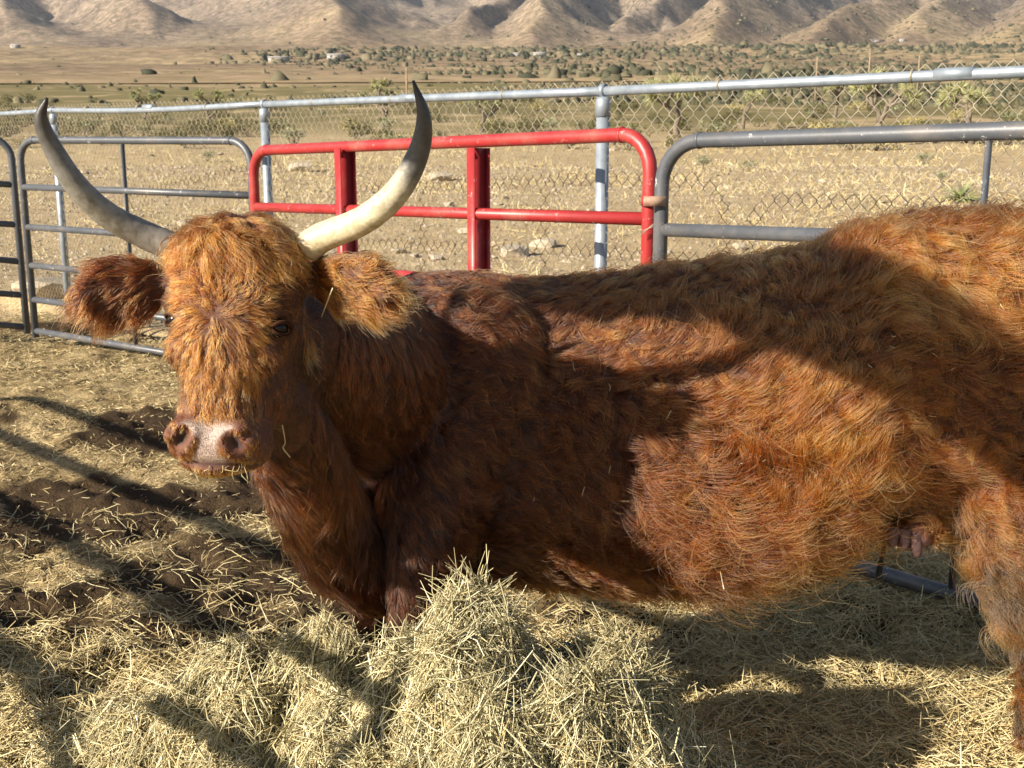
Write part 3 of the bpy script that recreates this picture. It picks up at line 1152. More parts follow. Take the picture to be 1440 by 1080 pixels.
def ground_hit(a, b, lo=200, hi=6000):
    ys = np.geomspace(lo, hi, 900)
    zz = ground_z((a - 720) / 1500 * ys, ys)
    kk = np.argmax((zz - CAMZ) / ys > (245 - b) / 1500)
    return ((a - 720) / 1500 * ys[kk], ys[kk], zz[kk])


for (a, b, wd, lab) in ((405, 96, 26, 'low pale house among the far trees left of the horn tip'), (482, 92, 22, 'pale far house in the tree line under the second hill'), (726, 89, 9, 'small white house at the left of the far white three'),
                        (757, 90, 16, 'middle white house of the far tree line'), (812, 90, 8, 'small white house at the right of the far tree line'), (1210, 71, 20, 'pale far house beside the tall wooden pole'),
                        (1246, 70, 8, 'small pale shed right of the far pole'), (1425, 68, 22, 'white house at the foot of the hills near the right edge'), (50, 78, 11, 'tiny dark roofed house alone on the far left plain')):
    x_, y_, z_ = ground_hit(a, b)
    W = wd / 1500 * y_
    H = min(W * .45, 5.0)
    D = W * .6
    t = thing('house', (x_, y_, z_ - .5), lab, 'house')
    mb = MB()
    mb.box((-W / 2, -D / 2, -1), (W / 2, D / 2, H))
    link('wall', mb.mesh('wall', False), M_WALL, t)
    mb = MB()
    v = [(-W * .54, -D * .6, H), (W * .54, -D * .6, H), (W * .54, D * .6, H), (-W * .54, D * .6, H), (-W * .5, 0, H * 1.35), (W * .5, 0, H * 1.35)]
    mb.add(v, [(0, 1, 5, 5), (0, 5, 4, 4), (2, 3, 4, 4), (2, 4, 5, 5), (1, 2, 5, 5), (3, 0, 4, 4), (0, 3, 2, 1)])
    link('roof', mb.mesh('roof', False), M_ROOF, t)
    for u in (-.25, .2):
        mb = MB()
        mb.box((W * (u - .06), -D / 2 - .1, H * .35), (W * (u + .06), -D / 2 - .02, H * .75))
        link('window', mb.mesh('window', False), M_GLASS, t)
M_POLE = simple('pole_wood', [(0.3, (0.17, 0.12, 0.08)), (0.7, (0.34, 0.25, 0.16))], 6, .9)
for (a, b0, b1, y_, lab) in ((577, 95, 215, 95, 'thin brown pole behind the tip of the right horn'), (1204, 68, 175, 110, 'tall wooden pole above the dark forked joshua tree'), (1133, 80, 140, 160, 'grey pole left of the tall wooden pole'), (1271, 78, 130, 170, 'thin dark pole right of the tall wooden pole')):
    x_ = (a - 720) / 1500 * y_
    z_ = float(ground_z(np.array(x_), np.array(y_)))
    zt = P(a, b0, y_).z
    t = thing('pole', (x_, y_, z_), lab, 'pole')
    mb = MB()
    mb.tube(np.array([(0, 0, -.3), (0, 0, zt - z_)]), [.0011 * y_, .0007 * y_], 8)
    link('shaft', mb.mesh('shaft'), M_POLE, t)
# a road far out
pr_ = []
for a in np.linspace(-100, 1000, 60):
    p = ground_hit(a, 126 - a * .004, 90, 3000)
    pr_.append(p)
pr_ = np.array(pr_)
mb = MB()
v = np.vstack([pr_ + [0, -1.4, .15], pr_ + [0, 1.4, .2]])
m_ = len(pr_)
mb.add(v, [(k, k + 1, m_ + k + 1, m_ + k) for k in range(m_ - 1)])
link('road', mb.mesh('road'), simple('road', [(0.3, (0.24, 0.19, 0.145)), (0.7, (0.32, 0.26, 0.2))], .05, .9), kind='structure')

# thin desert haze
mb = MB()
mb.box((-8600, -8600, -30), (8600, 8600, 1500))
hz_m = bpy.data.materials.new('haze')
hz_m.use_nodes = True
hz_m.node_tree.nodes.remove(hz_m.node_tree.nodes['Principled BSDF'])
pv = hz_m.node_tree.nodes.new('ShaderNodeVolumePrincipled')
pv.inputs['Color'].default_value = (.80, .88, 1.0, 1)
pv.inputs['Density'].default_value = 0.000035
pv.inputs['Anisotropy'].default_value = 0.2
hz_m.node_tree.links.new(pv.outputs[0], hz_m.node_tree.nodes['Material Output'].inputs['Volume'])
link('haze', mb.mesh('haze', False), hz_m, kind='stuff')

#COW_START
# ------------------------------------------------------------------ cow
cow = thing('cow', (0.3, 2.5, 0), 'shaggy red brown horned cow standing in the pen, head turned to the camera', 'cow')
CO = np.array([0.3, 2.5, 0])


def A3(v):
    return np.array((v[0], v[1], v[2]), dtype=float)


body = MB()
# trunk rings: px, top, bottom, centre depth, half width
TR = [(470, 470, 690, 2.50, .12), (510, 425, 745, 2.53, .18), (570, 388, 800, 2.56, .23), (640, 382, 832, 2.58, .26), (750, 391, 845, 2.60, .30), (850, 386, 848, 2.60, .34), (950, 376, 848, 2.59, .37),
      (1060, 361, 834, 2.57, .38), (1140, 345, 800, 2.55, .37), (1200, 318, 756, 2.54, .34), (1270, 303, 726, 2.53, .32), (1350, 300, 732, 2.52, .32), (1440, 306, 740, 2.51, .31), (1530, 330, 700, 2.50, .28), (1590, 380, 620, 2.50, .18)]
rings = []
for (a, t_, b_, yc, hw) in TR:
    zt, zb = P(a, t_, yc).z - .004, P(a, b_, yc - .45 * hw).z + .012
    x_ = P(a, .5 * (t_ + b_), yc).x
    rings.append((x_, yc, .5 * (zt + zb), hw - .015, .5 * (zt - zb)))
rings = catmull(rings, 46)
seg = 40
ang = np.linspace(0, 2 * math.pi, seg, endpoint=False)
vs = []
for (x_, yc, zc, hw, hh) in rings:
    ex = 2.3
    cy_, sz_ = np.cos(ang), np.sin(ang)
    ry = np.sign(cy_) * np.abs(cy_) ** (2 / ex) * hw
    rz = np.sign(sz_) * np.abs(sz_) ** (2 / ex) * hh
    # narrower at the spine than at the belly
    ry = ry * (1 - .22 * sstep(.2, 1, sz_)) * (1 - .10 * sstep(.4, 1, -sz_))
    vs.append(np.stack([np.full(seg, x_), yc + ry, zc + rz], -1))
V = np.vstack(vs)
nr_ = len(rings)
i = np.arange(nr_ - 1)[:, None] * seg
j = np.arange(seg)[None, :]
j2 = (j + 1) % seg
Fq = np.stack([i + j, i + j2, i + seg + j2, i + seg + j], -1).reshape(-1, 4)
c0 = len(V)
V = np.vstack([V, rings[0, :3], rings[-1, :3]])
jj = np.arange(seg)
k2 = (jj + 1) % seg
Ft = np.vstack([Fq[:, [0, 1, 2]], Fq[:, [0, 2, 3]], np.stack([np.full(seg, c0), k2, jj], -1), np.stack([np.full(seg, c0 + 1), (nr_ - 1) * seg + jj, (nr_ - 1) * seg + k2], -1)])
body.add(V, Ft)


def limb(pts, flat=None, up=None, n=18, seg=18):
    arr = np.array([[*P(a, b, y_), r_] for (a, b, y_, r_) in pts])
    c = catmull(arr, n)
    r = c[:, 3].copy()
    # rounded ends
    body.tube(c[:, :3], r, seg, flat=flat, up=up)
    body.ball(c[0, :3], r[0] * (.98 if flat is None else .6), 14, 8)
    body.ball(c[-1, :3], r[-1] * (.98 if flat is None else .6), 14, 8)


limb([(620, 520, 2.58, .235), (540, 530, 2.45, .215), (470, 510, 2.22, .170), (400, 470, 2.02, .130)])          # neck
limb([(385, 560, 1.95, .072), (425, 640, 2.08, .083), (450, 710, 2.22, .085), (490, 780, 2.34, .085), (540, 800, 2.44, .11)])   # throat and dewlap
limb([(640, 600, 2.42, .15), (610, 700, 2.36, .125), (596, 780, 2.31, .082), (584, 870, 2.29, .056), (573, 960, 2.29, .045), (570, 1030, 2.28, .034), (568, 1085, 2.27, .042)])     # near fore leg
limb([(530, 680, 2.55, .13), (505, 770, 2.56, .085), (518, 850, 2.60, .048), (528, 905, 2.62, .043), (530, 960, 2.63, .034), (530, 1000, 2.62, .042)])                            # far fore leg
limb([(1460, 560, 2.42, .21), (1450, 660, 2.37, .185), (1448, 745, 2.33, .155), (1452, 830, 2.30, .088), (1464, 900, 2.30, .050), (1455, 980, 2.28, .036), (1452, 1050, 2.27, .036), (1450, 1088, 2.26, .045)])   # near hind leg
limb([(1490, 560, 2.70, .18), (1490, 700, 2.72, .13), (1500, 790, 2.74, .07), (1508, 850, 2.76, .048), (1500, 920, 2.76, .036), (1498, 965, 2.75, .045)])                       # far hind leg
body.ball(P(1005, 640, 2.42), (.34, .15, .24))      # belly bulge
body.ball(P(660, 560, 2.42), (.2, .13, .26))        # shoulder
body.ball(P(1400, 400, 2.42), (.15, .15, .13))      # hip
body.ball(P(1278, 740, 2.36), (.065, .08, .05))     # udder
# head: loft along the face axis
HO = A3(P(305, 440, 1.77))
hv = np.array([-.075, -.13, -.985])
hv /= np.linalg.norm(hv)
hw_ = np.array([-.06, -1.0, 0])
hw_ -= hv * hw_.dot(hv)
hw_ /= np.linalg.norm(hw_)
hu = np.cross(hw_, hv)
if hu[0] < 0:
    hu = -hu
HS = [(-.160, .048, -.070, -.15), (-.138, .092, -.038, -.18), (-.095, .113, -.012, -.20), (-.04, .118, 0, -.225), (.02, .111, .002, -.24), (.07, .097, .0, -.245), (.115, .078, -.003, -.225), (.150, .074, -.003, -.20),
      (.180, .078, .0, -.175), (.212, .090, .008, -.16), (.245, .088, .004, -.15), (.268, .064, -.018, -.13)]
HS = catmull(HS, 34)
vs = []
seg = 36
ang = np.linspace(0, 2 * math.pi, seg, endpoint=False)
for (v_, a_w, f_w, b_w) in HS:
    cw, hd = .5 * (f_w + b_w), .5 * (f_w - b_w)
    ex = 2.7
    cu, sw = np.cos(ang), np.sin(ang)
    u_ = np.sign(cu) * np.abs(cu) ** (2 / ex) * a_w
    w_ = np.sign(sw) * np.abs(sw) ** (2 / ex) * hd
    u_ = u_ * (1 - .30 * sstep(-.2, 1, -sw))
    vs.append(HO + hu * u_[:, None] + hv * v_ + hw_ * (cw + w_)[:, None])
V = np.vstack(vs)
nr_ = len(HS)
i = np.arange(nr_ - 1)[:, None] * seg
j = np.arange(seg)[None, :]
j2 = (j + 1) % seg
Fq = np.stack([i + j, i + j2, i + seg + j2, i + seg + j], -1).reshape(-1, 4)
c0 = len(V)
V = np.vstack([V, V[:seg].mean(0), V[-seg:].mean(0)])
jj = np.arange(seg)
k2 = (jj + 1) % seg
Ft = np.vstack([Fq[:, [0, 1, 2]], Fq[:, [0, 2, 3]], np.stack([np.full(seg, c0), k2, jj], -1), np.stack([np.full(seg, c0 + 1), (nr_ - 1) * seg + jj, (nr_ - 1) * seg + k2], -1)])
# outward orientation check
tri = V[Ft[:, 0]], V[Ft[:, 1]], V[Ft[:, 2]]
vol = np.einsum('ij,ij->i', tri[0], np.cross(tri[1], tri[2])).sum()
if vol < 0:
    Ft = Ft[:, ::-1]
body.add(V, Ft)


def H(u, v, w_):
    return HO + hu * u + hv * v + hw_ * w_


for s in (-1, 1):
    body.ball(H(s * .086, -.004, -.046), (.026, .024, .020))       # brow
    body.ball(H(s * .078, .060, -.045), (.022, .03, .03))
    body.ball(H(s * .047, .208, -.008), (.036, .034, .030))       # nostril wings
    body.ball(H(s * .07, .11, -.16), (.03, .09, .10))             # jaw
body.ball(H(0, .256, -.06), (.058, .06, .026))                     # chin
body.ball(H(0, -.125, -.09), (.085, .09, .045))                    # poll
# ears
limb([(236, 392, 1.90, .032), (198, 402, 1.89, .056), (152, 410, 1.88, .064), (122, 414, 1.87, .046)], flat=(1.0, .30), up=(0, -.25, 1))
limb([(432, 392, 1.90, .032), (476, 398, 1.87, .054), (520, 404, 1.85, .061), (546, 410, 1.84, .044)], flat=(1.0, .30), up=(0, -.25, 1))

raw = body.mesh('raw_body')
tmp = bpy.data.objects.new('tmp', raw)
COL.objects.link(tmp)
md = tmp.modifiers.new('r', 'REMESH')
md.mode = 'VOXEL'
md.voxel_size = 0.0085
md.use_smooth_shade = True
sm = tmp.modifiers.new('s', 'SMOOTH')
sm.factor = .5
sm.iterations = 7
dg = bpy.context.evaluated_depsgraph_get()
bme = bpy.data.meshes.new_from_object(tmp.evaluated_get(dg))
bpy.data.objects.remove(tmp)
nv = len(bme.vertices)
co = np.zeros(nv * 3, dtype=np.float32)
bme.vertices.foreach_get('co', co)
co = co.reshape(-1, 3).astype(float)
print('cow verts', nv)


def local_h(p):
    d = p - HO
    return d @ hu, d @ hv, d @ hw_


u_, v_, w_ = local_h(co)
skin = np.zeros(nv)
dark = np.zeros(nv)
front = sstep(-.09, -.05, w_)
# nostrils: comma shaped pits opening outwards
for s in (-1, 1):
    du, dv = (u_ - s * .047), (v_ - .214)
    rr_ = np.sqrt((du / .019) ** 2 + ((dv - s * du * .5) / .020) ** 2)
    r2_ = np.sqrt(((u_ - s * .064) / .012) ** 2 + ((v_ - .200) / .009) ** 2)
    pit = np.maximum(np.exp(-rr_ ** 2 * 1.2), .75 * np.exp(-r2_ ** 2 * 1.1)) * front
    co -= hw_ * (pit * .026)[:, None]
    dark = np.maximum(dark, sstep(.5, .85, pit))
    skin = np.maximum(skin, sstep(.32, .6, pit))
    rim = np.exp(-((rr_ - 1.25) / .4) ** 2) * front * (s * du < .01)
    co += hw_ * (rim * .004)[:, None]
    # eye sockets
    ec = H(.100 if s > 0 else -.092, .018, -.034)
    de = np.linalg.norm(co - ec, axis=1)
    g = np.exp(-(de / .020) ** 2)
    co += (np.array([0, 1, 0]) * .55 - hu * s * .5)[None, :] * (g * .014)[:, None]
    ring = np.exp(-((de - .027) / .006) ** 2)
    co += (-np.array([0, 1, 0]) * .6 + hu * s * .5)[None, :] * (ring * .004)[:, None]
    skin = np.maximum(skin, 1 - sstep(.022, .036, de))
# mouth line
ml = np.exp(-((v_ - .255) / .004) ** 2) * (w_ > -.12) * (w_ < .03) * (np.abs(u_) < .085)
co -= hw_ * (ml * .010)[:, None]
dark = np.maximum(dark, ml * .8)
pw = .011 + .034 * (1 - sstep(.178, .212, v_)) + .016 * sstep(.226, .25, v_)
pad = (1 - sstep(0, .010, np.abs(u_) - pw)) * sstep(.176, .190, v_ - .12 * (np.abs(np.abs(u_) - .03))) * (1 - sstep(.248, .257, v_)) * front
skin = np.maximum(skin, np.maximum(pad, dark))
nosez = np.maximum(pad, 0)
bme.vertices.foreach_set('co', (co - CO).astype(np.float32).ravel())
bme.update()
add_attr(bme, 'pad', nosez)
add_attr(bme, 'dark', dark)
tz = np.linalg.norm((co - A3(P(1274, 768, 2.34))) / np.array([.06, .14, .045]), axis=1)
add_attr(bme, 'teat', 1 - sstep(.8, 1.1, tz))
add_attr(bme, 'muz', sstep(.155, .185, v_) * sstep(-.16, -.10, w_) * (np.abs(u_) < .13) * (v_ < .32))
bme.calc_loop_triangles()


def hide_material():
    m, n, l, b = mat('cow_hide')
    x = noise(n, l, 22, 5)
    r = ramp(n, [(0.3, (0.045, 0.014, 0.005)), (0.7, (0.11, 0.035, 0.011))])
    l.new(x.outputs['Fac'], r.inputs[0])
    pd = n.new('ShaderNodeAttribute')
    pd.attribute_name = 'pad'
    dk = n.new('ShaderNodeAttribute')
    dk.attribute_name = 'dark'
    y = noise(n, l, 520, 2, .6)
    pk = ramp(n, [(0.36, (0.09, 0.065, 0.055)), (0.50, (0.30, 0.21, 0.165)), (0.68, (0.50, 0.40, 0.33))])
    l.new(y.outputs['Fac'], pk.inputs[0])
    mz = n.new('ShaderNodeAttribute')
    mz.attribute_name = 'muz'
    c = mixc(n, l, mz.outputs['Fac'], r.outputs[0], (0.12, 0.042, 0.02))
    te = n.new('ShaderNodeAttribute')
    te.attribute_name = 'teat'
    c = mixc(n, l, te.outputs['Fac'], c, (0.22, 0.12, 0.11))
    c = mixc(n, l, pd.outputs['Fac'], c, pk.outputs[0])
    c = mixc(n, l, dk.outputs['Fac'], c, (0.03, 0.014, 0.012))
    l.new(c, b.inputs['Base Color'])
    mr = n.new('ShaderNodeMapRange')
    mr.inputs[3].default_value = .75
    mr.inputs[4].default_value = .38
    l.new(pd.outputs['Fac'], mr.inputs[0])
    l.new(mr.outputs[0], b.inputs['Roughness'])
    bp = n.new('ShaderNodeBump')
    bp.inputs['Distance'].default_value = .0012
    l.new(pd.outputs['Fac'], bp.inputs['Strength'])
    l.new(y.outputs['Fac'], bp.inputs['Height'])
    l.new(bp.outputs[0], b.inputs['Normal'])
    return m


bme.materials.clear()
body_o = link('body', bme, hide_material(), cow)

# ---- fur
nt_ = len(bme.loop_triangles)
tri = np.zeros(nt_ * 3, dtype=np.int32)
bme.loop_triangles.foreach_get('vertices', tri)
tri = tri.reshape(-1, 3)
a, b, c = co[tri[:, 0]], co[tri[:, 1]], co[tri[:, 2]]
fn = np.cross(b - a, c - a)
area = np.linalg.norm(fn, axis=1) / 2
fn /= np.linalg.norm(fn, axis=1)[:, None] + 1e-12
vn_ = np.zeros_like(co)
for k in range(3):
    np.add.at(vn_, tri[:, k], fn * area[:, None])
vn_ /= np.linalg.norm(vn_, axis=1)[:, None] + 1e-12
cen = (a + b + c) / 3
facing = (-(cen - np.array([0, 0, CAMZ])) * fn).sum(1) / np.linalg.norm(cen - np.array([0, 0, CAMZ]), axis=1)
cu_, cv_, cw_ = local_h(cen)
headm = (np.abs(cu_) < .17) & (cv_ > -.23) & (cv_ < .30) & (cw_ > -.20)
dens = np.where(facing > -.25, 1.0, .16) * np.where(headm, 2.6, 1.0)
dens *= 1 - np.clip(skin[tri].mean(1) * 1.6, 0, 1)
udder = np.linalg.norm((cen - A3(P(1274, 762, 2.34))) / np.array([.065, .14, .060]), axis=1) < 1
dens *= np.where(udder, .03, 1)
dens *= np.where(cen[:, 0] > 1.45, .25, 1)
prob = area * dens
prob /= prob.sum()


def unit(v):
    return v / (np.linalg.norm(v, axis=1)[:, None] + 1e-12)


def sample(n):
    ti = RNG.choice(nt_, n, p=prob)
    r1, r2 = np.sqrt(RNG.uniform(0, 1, n)), RNG.uniform(0, 1, n)
    wa, wb, wc = (1 - r1)[:, None], (r1 * (1 - r2))[:, None], (r1 * r2)[:, None]
    t = tri[ti]
    return co[t[:, 0]] * wa + co[t[:, 1]] * wb + co[t[:, 2]] * wc, unit(vn_[t[:, 0]] * wa + vn_[t[:, 1]] * wb + vn_[t[:, 2]] * wc)


EARS = [(A3(P(180, 406, 1.88)), -1), (A3(P(495, 404, 1.86)), 1)]


def groom(p, nrm):
    """comb direction, length, lift, curl, tone for roots or clump centres"""
    n = len(p)
    u_, v_, w_ = local_h(p)
    base = np.tile(np.array([.80, 0, -.55]), (n, 1))
    # on the spine hair runs backwards, down the side it falls
    topf = sstep(.3, .95, nrm[:, 2])[:, None]
    base = base * (1 - topf) + np.array([1.0, -.12, 0]) * topf
    length = .052 * (.62 + .85 * vn3(p * 6.5, 44)) * (1 - .6 * np.exp(-((p[:, 0] - .92) / .10) ** 2 - ((p[:, 2] - .72) / .10) ** 2))
    lift = np.full(n, .34)
    curl = .16 + .30 * vn3(p * 3.3, 45)
    rot = (vn3(p * 3.4, 3) - .5) * 2.2 + (vn3(p * 11, 5) - .5) * 1.6
    # neck and chest: straight, hanging
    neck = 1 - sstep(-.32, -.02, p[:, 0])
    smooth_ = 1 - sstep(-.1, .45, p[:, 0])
    curl = curl * (1 - .5 * smooth_)
    lift = lift * (1 - .35 * smooth_)
    legs = 1 - sstep(.40, .52, p[:, 2])
    base = base * (1 - neck[:, None]) + np.array([.35, 0, -1.0]) * neck[:, None]
    rot *= (1 - .72 * neck)
    curl *= (1 - .55 * neck)
    length = length * (1 - neck) + .036 * neck
    base = base * (1 - legs[:, None]) + np.array([.12, 0, -1.0]) * legs[:, None]
    # flank: long loose curls around a swirl
    fl = np.exp(-(((p[:, 0] - .55) / .36) ** 2 + ((p[:, 2] - .72) / .26) ** 2)) * (nrm[:, 1] < .2)
    length += fl * .028
    curl += fl * .16
    lift += fl * .18
    sw = p - A3(P(1010, 660, 2.25))
    swd = np.stack([-sw[:, 2], 0 * sw[:, 0], sw[:, 0]], -1) * 1.2 + sw * 1.0
    swd = unit(swd + 1e-6)
    near = np.exp(-((sw[:, 0] / .16) ** 2 + (sw[:, 2] / .16) ** 2))[:, None]
    base = base * (1 - .4 * near) + swd * .4 * near
    rump = sstep(.95, 1.15, p[:, 2]) * sstep(.6, .85, p[:, 0])
    length += rump * .02
    rumpt = rump
    length *= 1 - .35 * legs
    belly = sstep(.1, .6, -nrm[:, 2]) * (p[:, 0] > -.2) * (p[:, 2] > .36)
    length += belly * .02
    dew = np.exp(-(((p[:, 0] + .42) / .12) ** 2 + ((p[:, 2] - .72) / .25) ** 2)) * (p[:, 1] > 2.0)
    length += dew * .035
    tone = .5 + (vn3(p * 3.1, 9) - .5) * .26 - .20 * neck - .17 * smooth_ + .07 + .14 * rumpt * sstep(1.02, 1.16, p[:, 2]) * sstep(.0, .5, nrm[:, 2]) + .12 * np.exp(-((p[:, 0] - .15) / .3) ** 2 - ((p[:, 2] - 1.1) / .09) ** 2)  # light and shade put in tone: back patch, rump raised; neck, shoulder lowered
    muddy = sstep(.80, 1.0, p[:, 0]) * (1 - sstep(.62, .78, p[:, 2]))
    curl += muddy * .15
    # ---- head
    hd = (np.abs(u_) < .20) & (v_ > -.30) & (v_ < .33) & (w_ > -.215)
    wh = np.array([0.0, .005])
    ru, rv = u_ - wh[0], v_ - wh[1]
    rl = np.sqrt(ru ** 2 + rv ** 2) + 1e-5
    rad2 = np.stack([ru / rl, rv / rl], -1)
    swirl = .35 * np.exp(-rl / .05)
    fdu = rad2[:, 0] - swirl * rad2[:, 1]
    fdv = rad2[:, 1] + swirl * rad2[:, 0]
    # fringe of the poll falls forwards and outwards
    fr = 1 - sstep(-.115, -.085, v_)
    part = np.clip(u_ / .08, -1, 1)
    fdu = fdu * (1 - fr) + part * .75 * fr
    fdv = fdv * (1 - fr) + .95 * fr
    low = sstep(.05, .12, v_)
    fdu = fdu * (1 - .6 * low)
    fdv = fdv * (1 - low) + (1.0) * low
    fdir = hu[None] * fdu[:, None] + hv[None] * fdv[:, None]
    sidef = sstep(.072, .10, np.abs(u_)) * sstep(.0, .06, v_)
    bk = (-hw_ * .8 + hv * .5)[None]
    fdir = fdir * (1 - .6 * sidef[:, None]) + bk * .6 * sidef[:, None]
    base = np.where(hd[:, None], fdir, base)
    frontface = sstep(-.06, -.03, w_)
    hl = .019 + .016 * sstep(.0, .03, rl) * frontface * (1 - sstep(.15, .175, v_)) + .026 * fr
    hl = hl * .86
    hl = hl * (1 - .45 * sstep(.160, .178, v_) * sstep(-.14, -.10, w_))
    face_side = sstep(.056, .080, np.abs(u_)) * sstep(-.060, -.035, v_) + sstep(-.05, -.075, w_) * sstep(-.06, -.03, v_)
    face_side = np.clip(face_side, 0, 1)
    hl = hl * (1 - .30 * face_side)
    length = np.where(hd, hl, length)
    lift = np.where(hd, (.15 + .13 * fr) * (1 - .35 * face_side) - .15 * sstep(.165, .18, v_) + .06 * frontface, lift)
    curl = np.where(hd, (.15 + .08 * fr) * (1 - .6 * face_side), curl)
    rot = np.where(hd, (vn3(p * 22, 15) - .5) * .7, rot)
    tone = np.where(hd, .66 - .36 * face_side * (w_ < -.02) - .3 * sstep(-.10, -.16, w_), tone)  # hair at the back of the head toned down to darken the shaded neck
    # ---- ears
    earm = np.zeros(n)
    for (ec, s) in EARS:
        d = p - ec
        e_ = (np.abs(d[:, 0]) < .110) & (np.abs(d[:, 2]) < .095) & (np.abs(d[:, 1]) < .06) & ~((np.abs(u_) < .118) & (w_ > -.15))
        ed = np.tile(np.array([s * .9, 0, -.22]), (n, 1))
        ed[:, 2] += np.clip(d[:, 2] / .05, -1.3, .8) * .7
        base = np.where(e_[:, None], ed, base)
        length = np.where(e_, .034 + .016 * (d[:, 2] < -.01), length)
        lift = np.where(e_, .16, lift)
        curl = np.where(e_, .10 if s < 0 else .16, curl)
        rot = np.where(e_, (vn3(p * 20, 17) - .5) * .6, rot)
        tone = np.where(e_, .33 if s < 0 else .72, tone)  # shade on the left ear put into its darker tone
        earm = np.maximum(earm, e_)
    # rotate comb about the normal
    t = base - nrm * (base * nrm).sum(1)[:, None]
    t = unit(t)
    bt = np.cross(nrm, t)
    t = t * np.cos(rot)[:, None] + bt * np.sin(rot)[:, None]
    return t, length, lift, curl, tone, hd, earm, neck, muddy


NS = 300000
root_p, root_n = sample(NS)
NC = 9500
cp, cn_ = sample(NC)
kd = kdtree.KDTree(NC)
for k, q in enumerate(cp):
    kd.insert(q, k)
kd.balance()
cid = np.array([kd.find(q)[1] for q in root_p])
ct, cl, cli, cc, ctone, chd, cear, cneck, cmud = groom(cp, cn_)
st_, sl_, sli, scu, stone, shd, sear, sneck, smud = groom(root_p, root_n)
cj = RNG.normal(0, .28, NC) * np.where(chd, .30, 1)
cb = np.cross(cn_, ct)
ct2 = unit(ct * np.cos(cj)[:, None] + cb * np.sin(cj)[:, None])
t = unit(.65 * ct2[cid] + .35 * st_ + RNG.normal(0, .07, (NS, 3)))
t = unit(t - root_n * (t * root_n).sum(1)[:, None] * .9)
Ls = sl_ * RNG.uniform(.55, 1.15, NS) * (.75 + .5 * RNG.uniform(0, 1, NC))[cid]
# stray hairs
stray = RNG.uniform(0, 1, NS) < .05
Ls = np.where(stray, Ls * 1.35, Ls)
lift = sli * RNG.uniform(.6, 1.3, NS) * np.where(stray, 1.6, 1)
phs = RNG.uniform(0, 6.28, NC)[cid] + RNG.normal(0, .35, NS)
frq = (RNG.uniform(.5, 1.5, NC))[cid]
amp = scu * RNG.uniform(.6, 1.3, NC)[cid]
side = np.cross(root_n, t)
K = 10
s_ = np.linspace(0, 1, K)
offc = cp[cid] - root_p
offl = np.linalg.norm(offc, axis=1)
offc = np.where((offl > .06)[:, None], 0, offc)
pts = np.zeros((NS, K, 3))
smo = 1 - sstep(-.1, .45, root_p[:, 0])
conv = .84 - .36 * np.maximum(sneck, .8 * smo)
conv = np.where(shd, .42, conv)
conv = np.where(sear > 0, .22, conv)
for k, s in enumerate(s_):
    wv = np.sin(2 * math.pi * frq * s + phs) - np.sin(phs)
    wc = np.cos(2 * math.pi * frq * s + phs) - np.cos(phs)
    p = root_p + t * (Ls * s)[:, None] + root_n * (Ls * lift * (s * 1.25 - .75 * s * s))[:, None]
    p = p + side * (Ls * amp * wv * s ** .5)[:, None] + root_n * (Ls * amp * .55 * wc * s)[:, None]
    p = p + offc * (conv * s ** 1.3)[:, None]
    p[:, 2] -= Ls * .20 * s * s
    pts[:, k] = p
pts -= CO
hc = bpy.data.hair_curves.new('fur')
hc.add_curves([K] * NS)
hc.position_data.foreach_set('vector', pts.astype(np.float32).ravel())
rad = np.empty((NS, K), dtype=np.float32)
rad[:] = np.linspace(1, .3, K)[None, :] * .00068
rad *= np.where(shd, .85, 1.0)[:, None]
ra = hc.attributes.get('radius') or hc.attributes.new('radius', 'FLOAT', 'POINT')
ra.data.foreach_set('value', rad.ravel())
ta = hc.attributes.new('tone', 'FLOAT', 'CURVE')
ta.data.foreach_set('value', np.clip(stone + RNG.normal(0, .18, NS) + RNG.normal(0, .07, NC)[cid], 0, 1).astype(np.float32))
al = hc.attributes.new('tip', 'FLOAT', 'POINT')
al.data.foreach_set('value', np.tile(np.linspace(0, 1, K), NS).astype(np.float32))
mu = hc.attributes.new('mud', 'FLOAT', 'CURVE')
mu.data.foreach_set('value', np.clip(smud * .85 * (.35 + .9 * (vn3(root_p * 16, 30) > .45)), 0, 1).astype(np.float32))
fm = bpy.data.materials.new('fur')
fm.use_nodes = True
n_, l_ = fm.node_tree.nodes, fm.node_tree.links
n_.remove(n_['Principled BSDF'])
hb = n_.new('ShaderNodeBsdfHairPrincipled')
hb.model = 'CHIANG'
hb.parametrization = 'COLOR'
hb.inputs['Roughness'].default_value = .36
hb.inputs['Radial Roughness'].default_value = .55
hb.inputs['Random Roughness'].default_value = .2
at = n_.new('ShaderNodeAttribute')
at.attribute_name = 'tone'
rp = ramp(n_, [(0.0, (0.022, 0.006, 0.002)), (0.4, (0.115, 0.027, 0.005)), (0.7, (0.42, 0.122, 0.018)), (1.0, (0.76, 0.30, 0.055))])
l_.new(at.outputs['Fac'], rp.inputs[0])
am = n_.new('ShaderNodeAttribute')
am.attribute_name = 'mud'
cc_ = mixc(n_, l_, am.outputs['Fac'], rp.outputs[0], (0.075, 0.043, 0.018))
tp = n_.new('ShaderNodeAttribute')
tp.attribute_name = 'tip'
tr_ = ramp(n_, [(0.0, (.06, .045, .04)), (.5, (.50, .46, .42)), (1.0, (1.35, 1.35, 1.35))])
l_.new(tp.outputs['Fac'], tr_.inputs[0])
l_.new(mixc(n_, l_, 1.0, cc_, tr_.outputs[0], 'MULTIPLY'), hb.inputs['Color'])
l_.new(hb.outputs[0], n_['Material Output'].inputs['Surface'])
hc.materials.append(fm)
fur = bpy.data.objects.new('fur', hc)
COL.objects.link(fur)
fur.parent = cow
fur['kind'] = 'stuff'


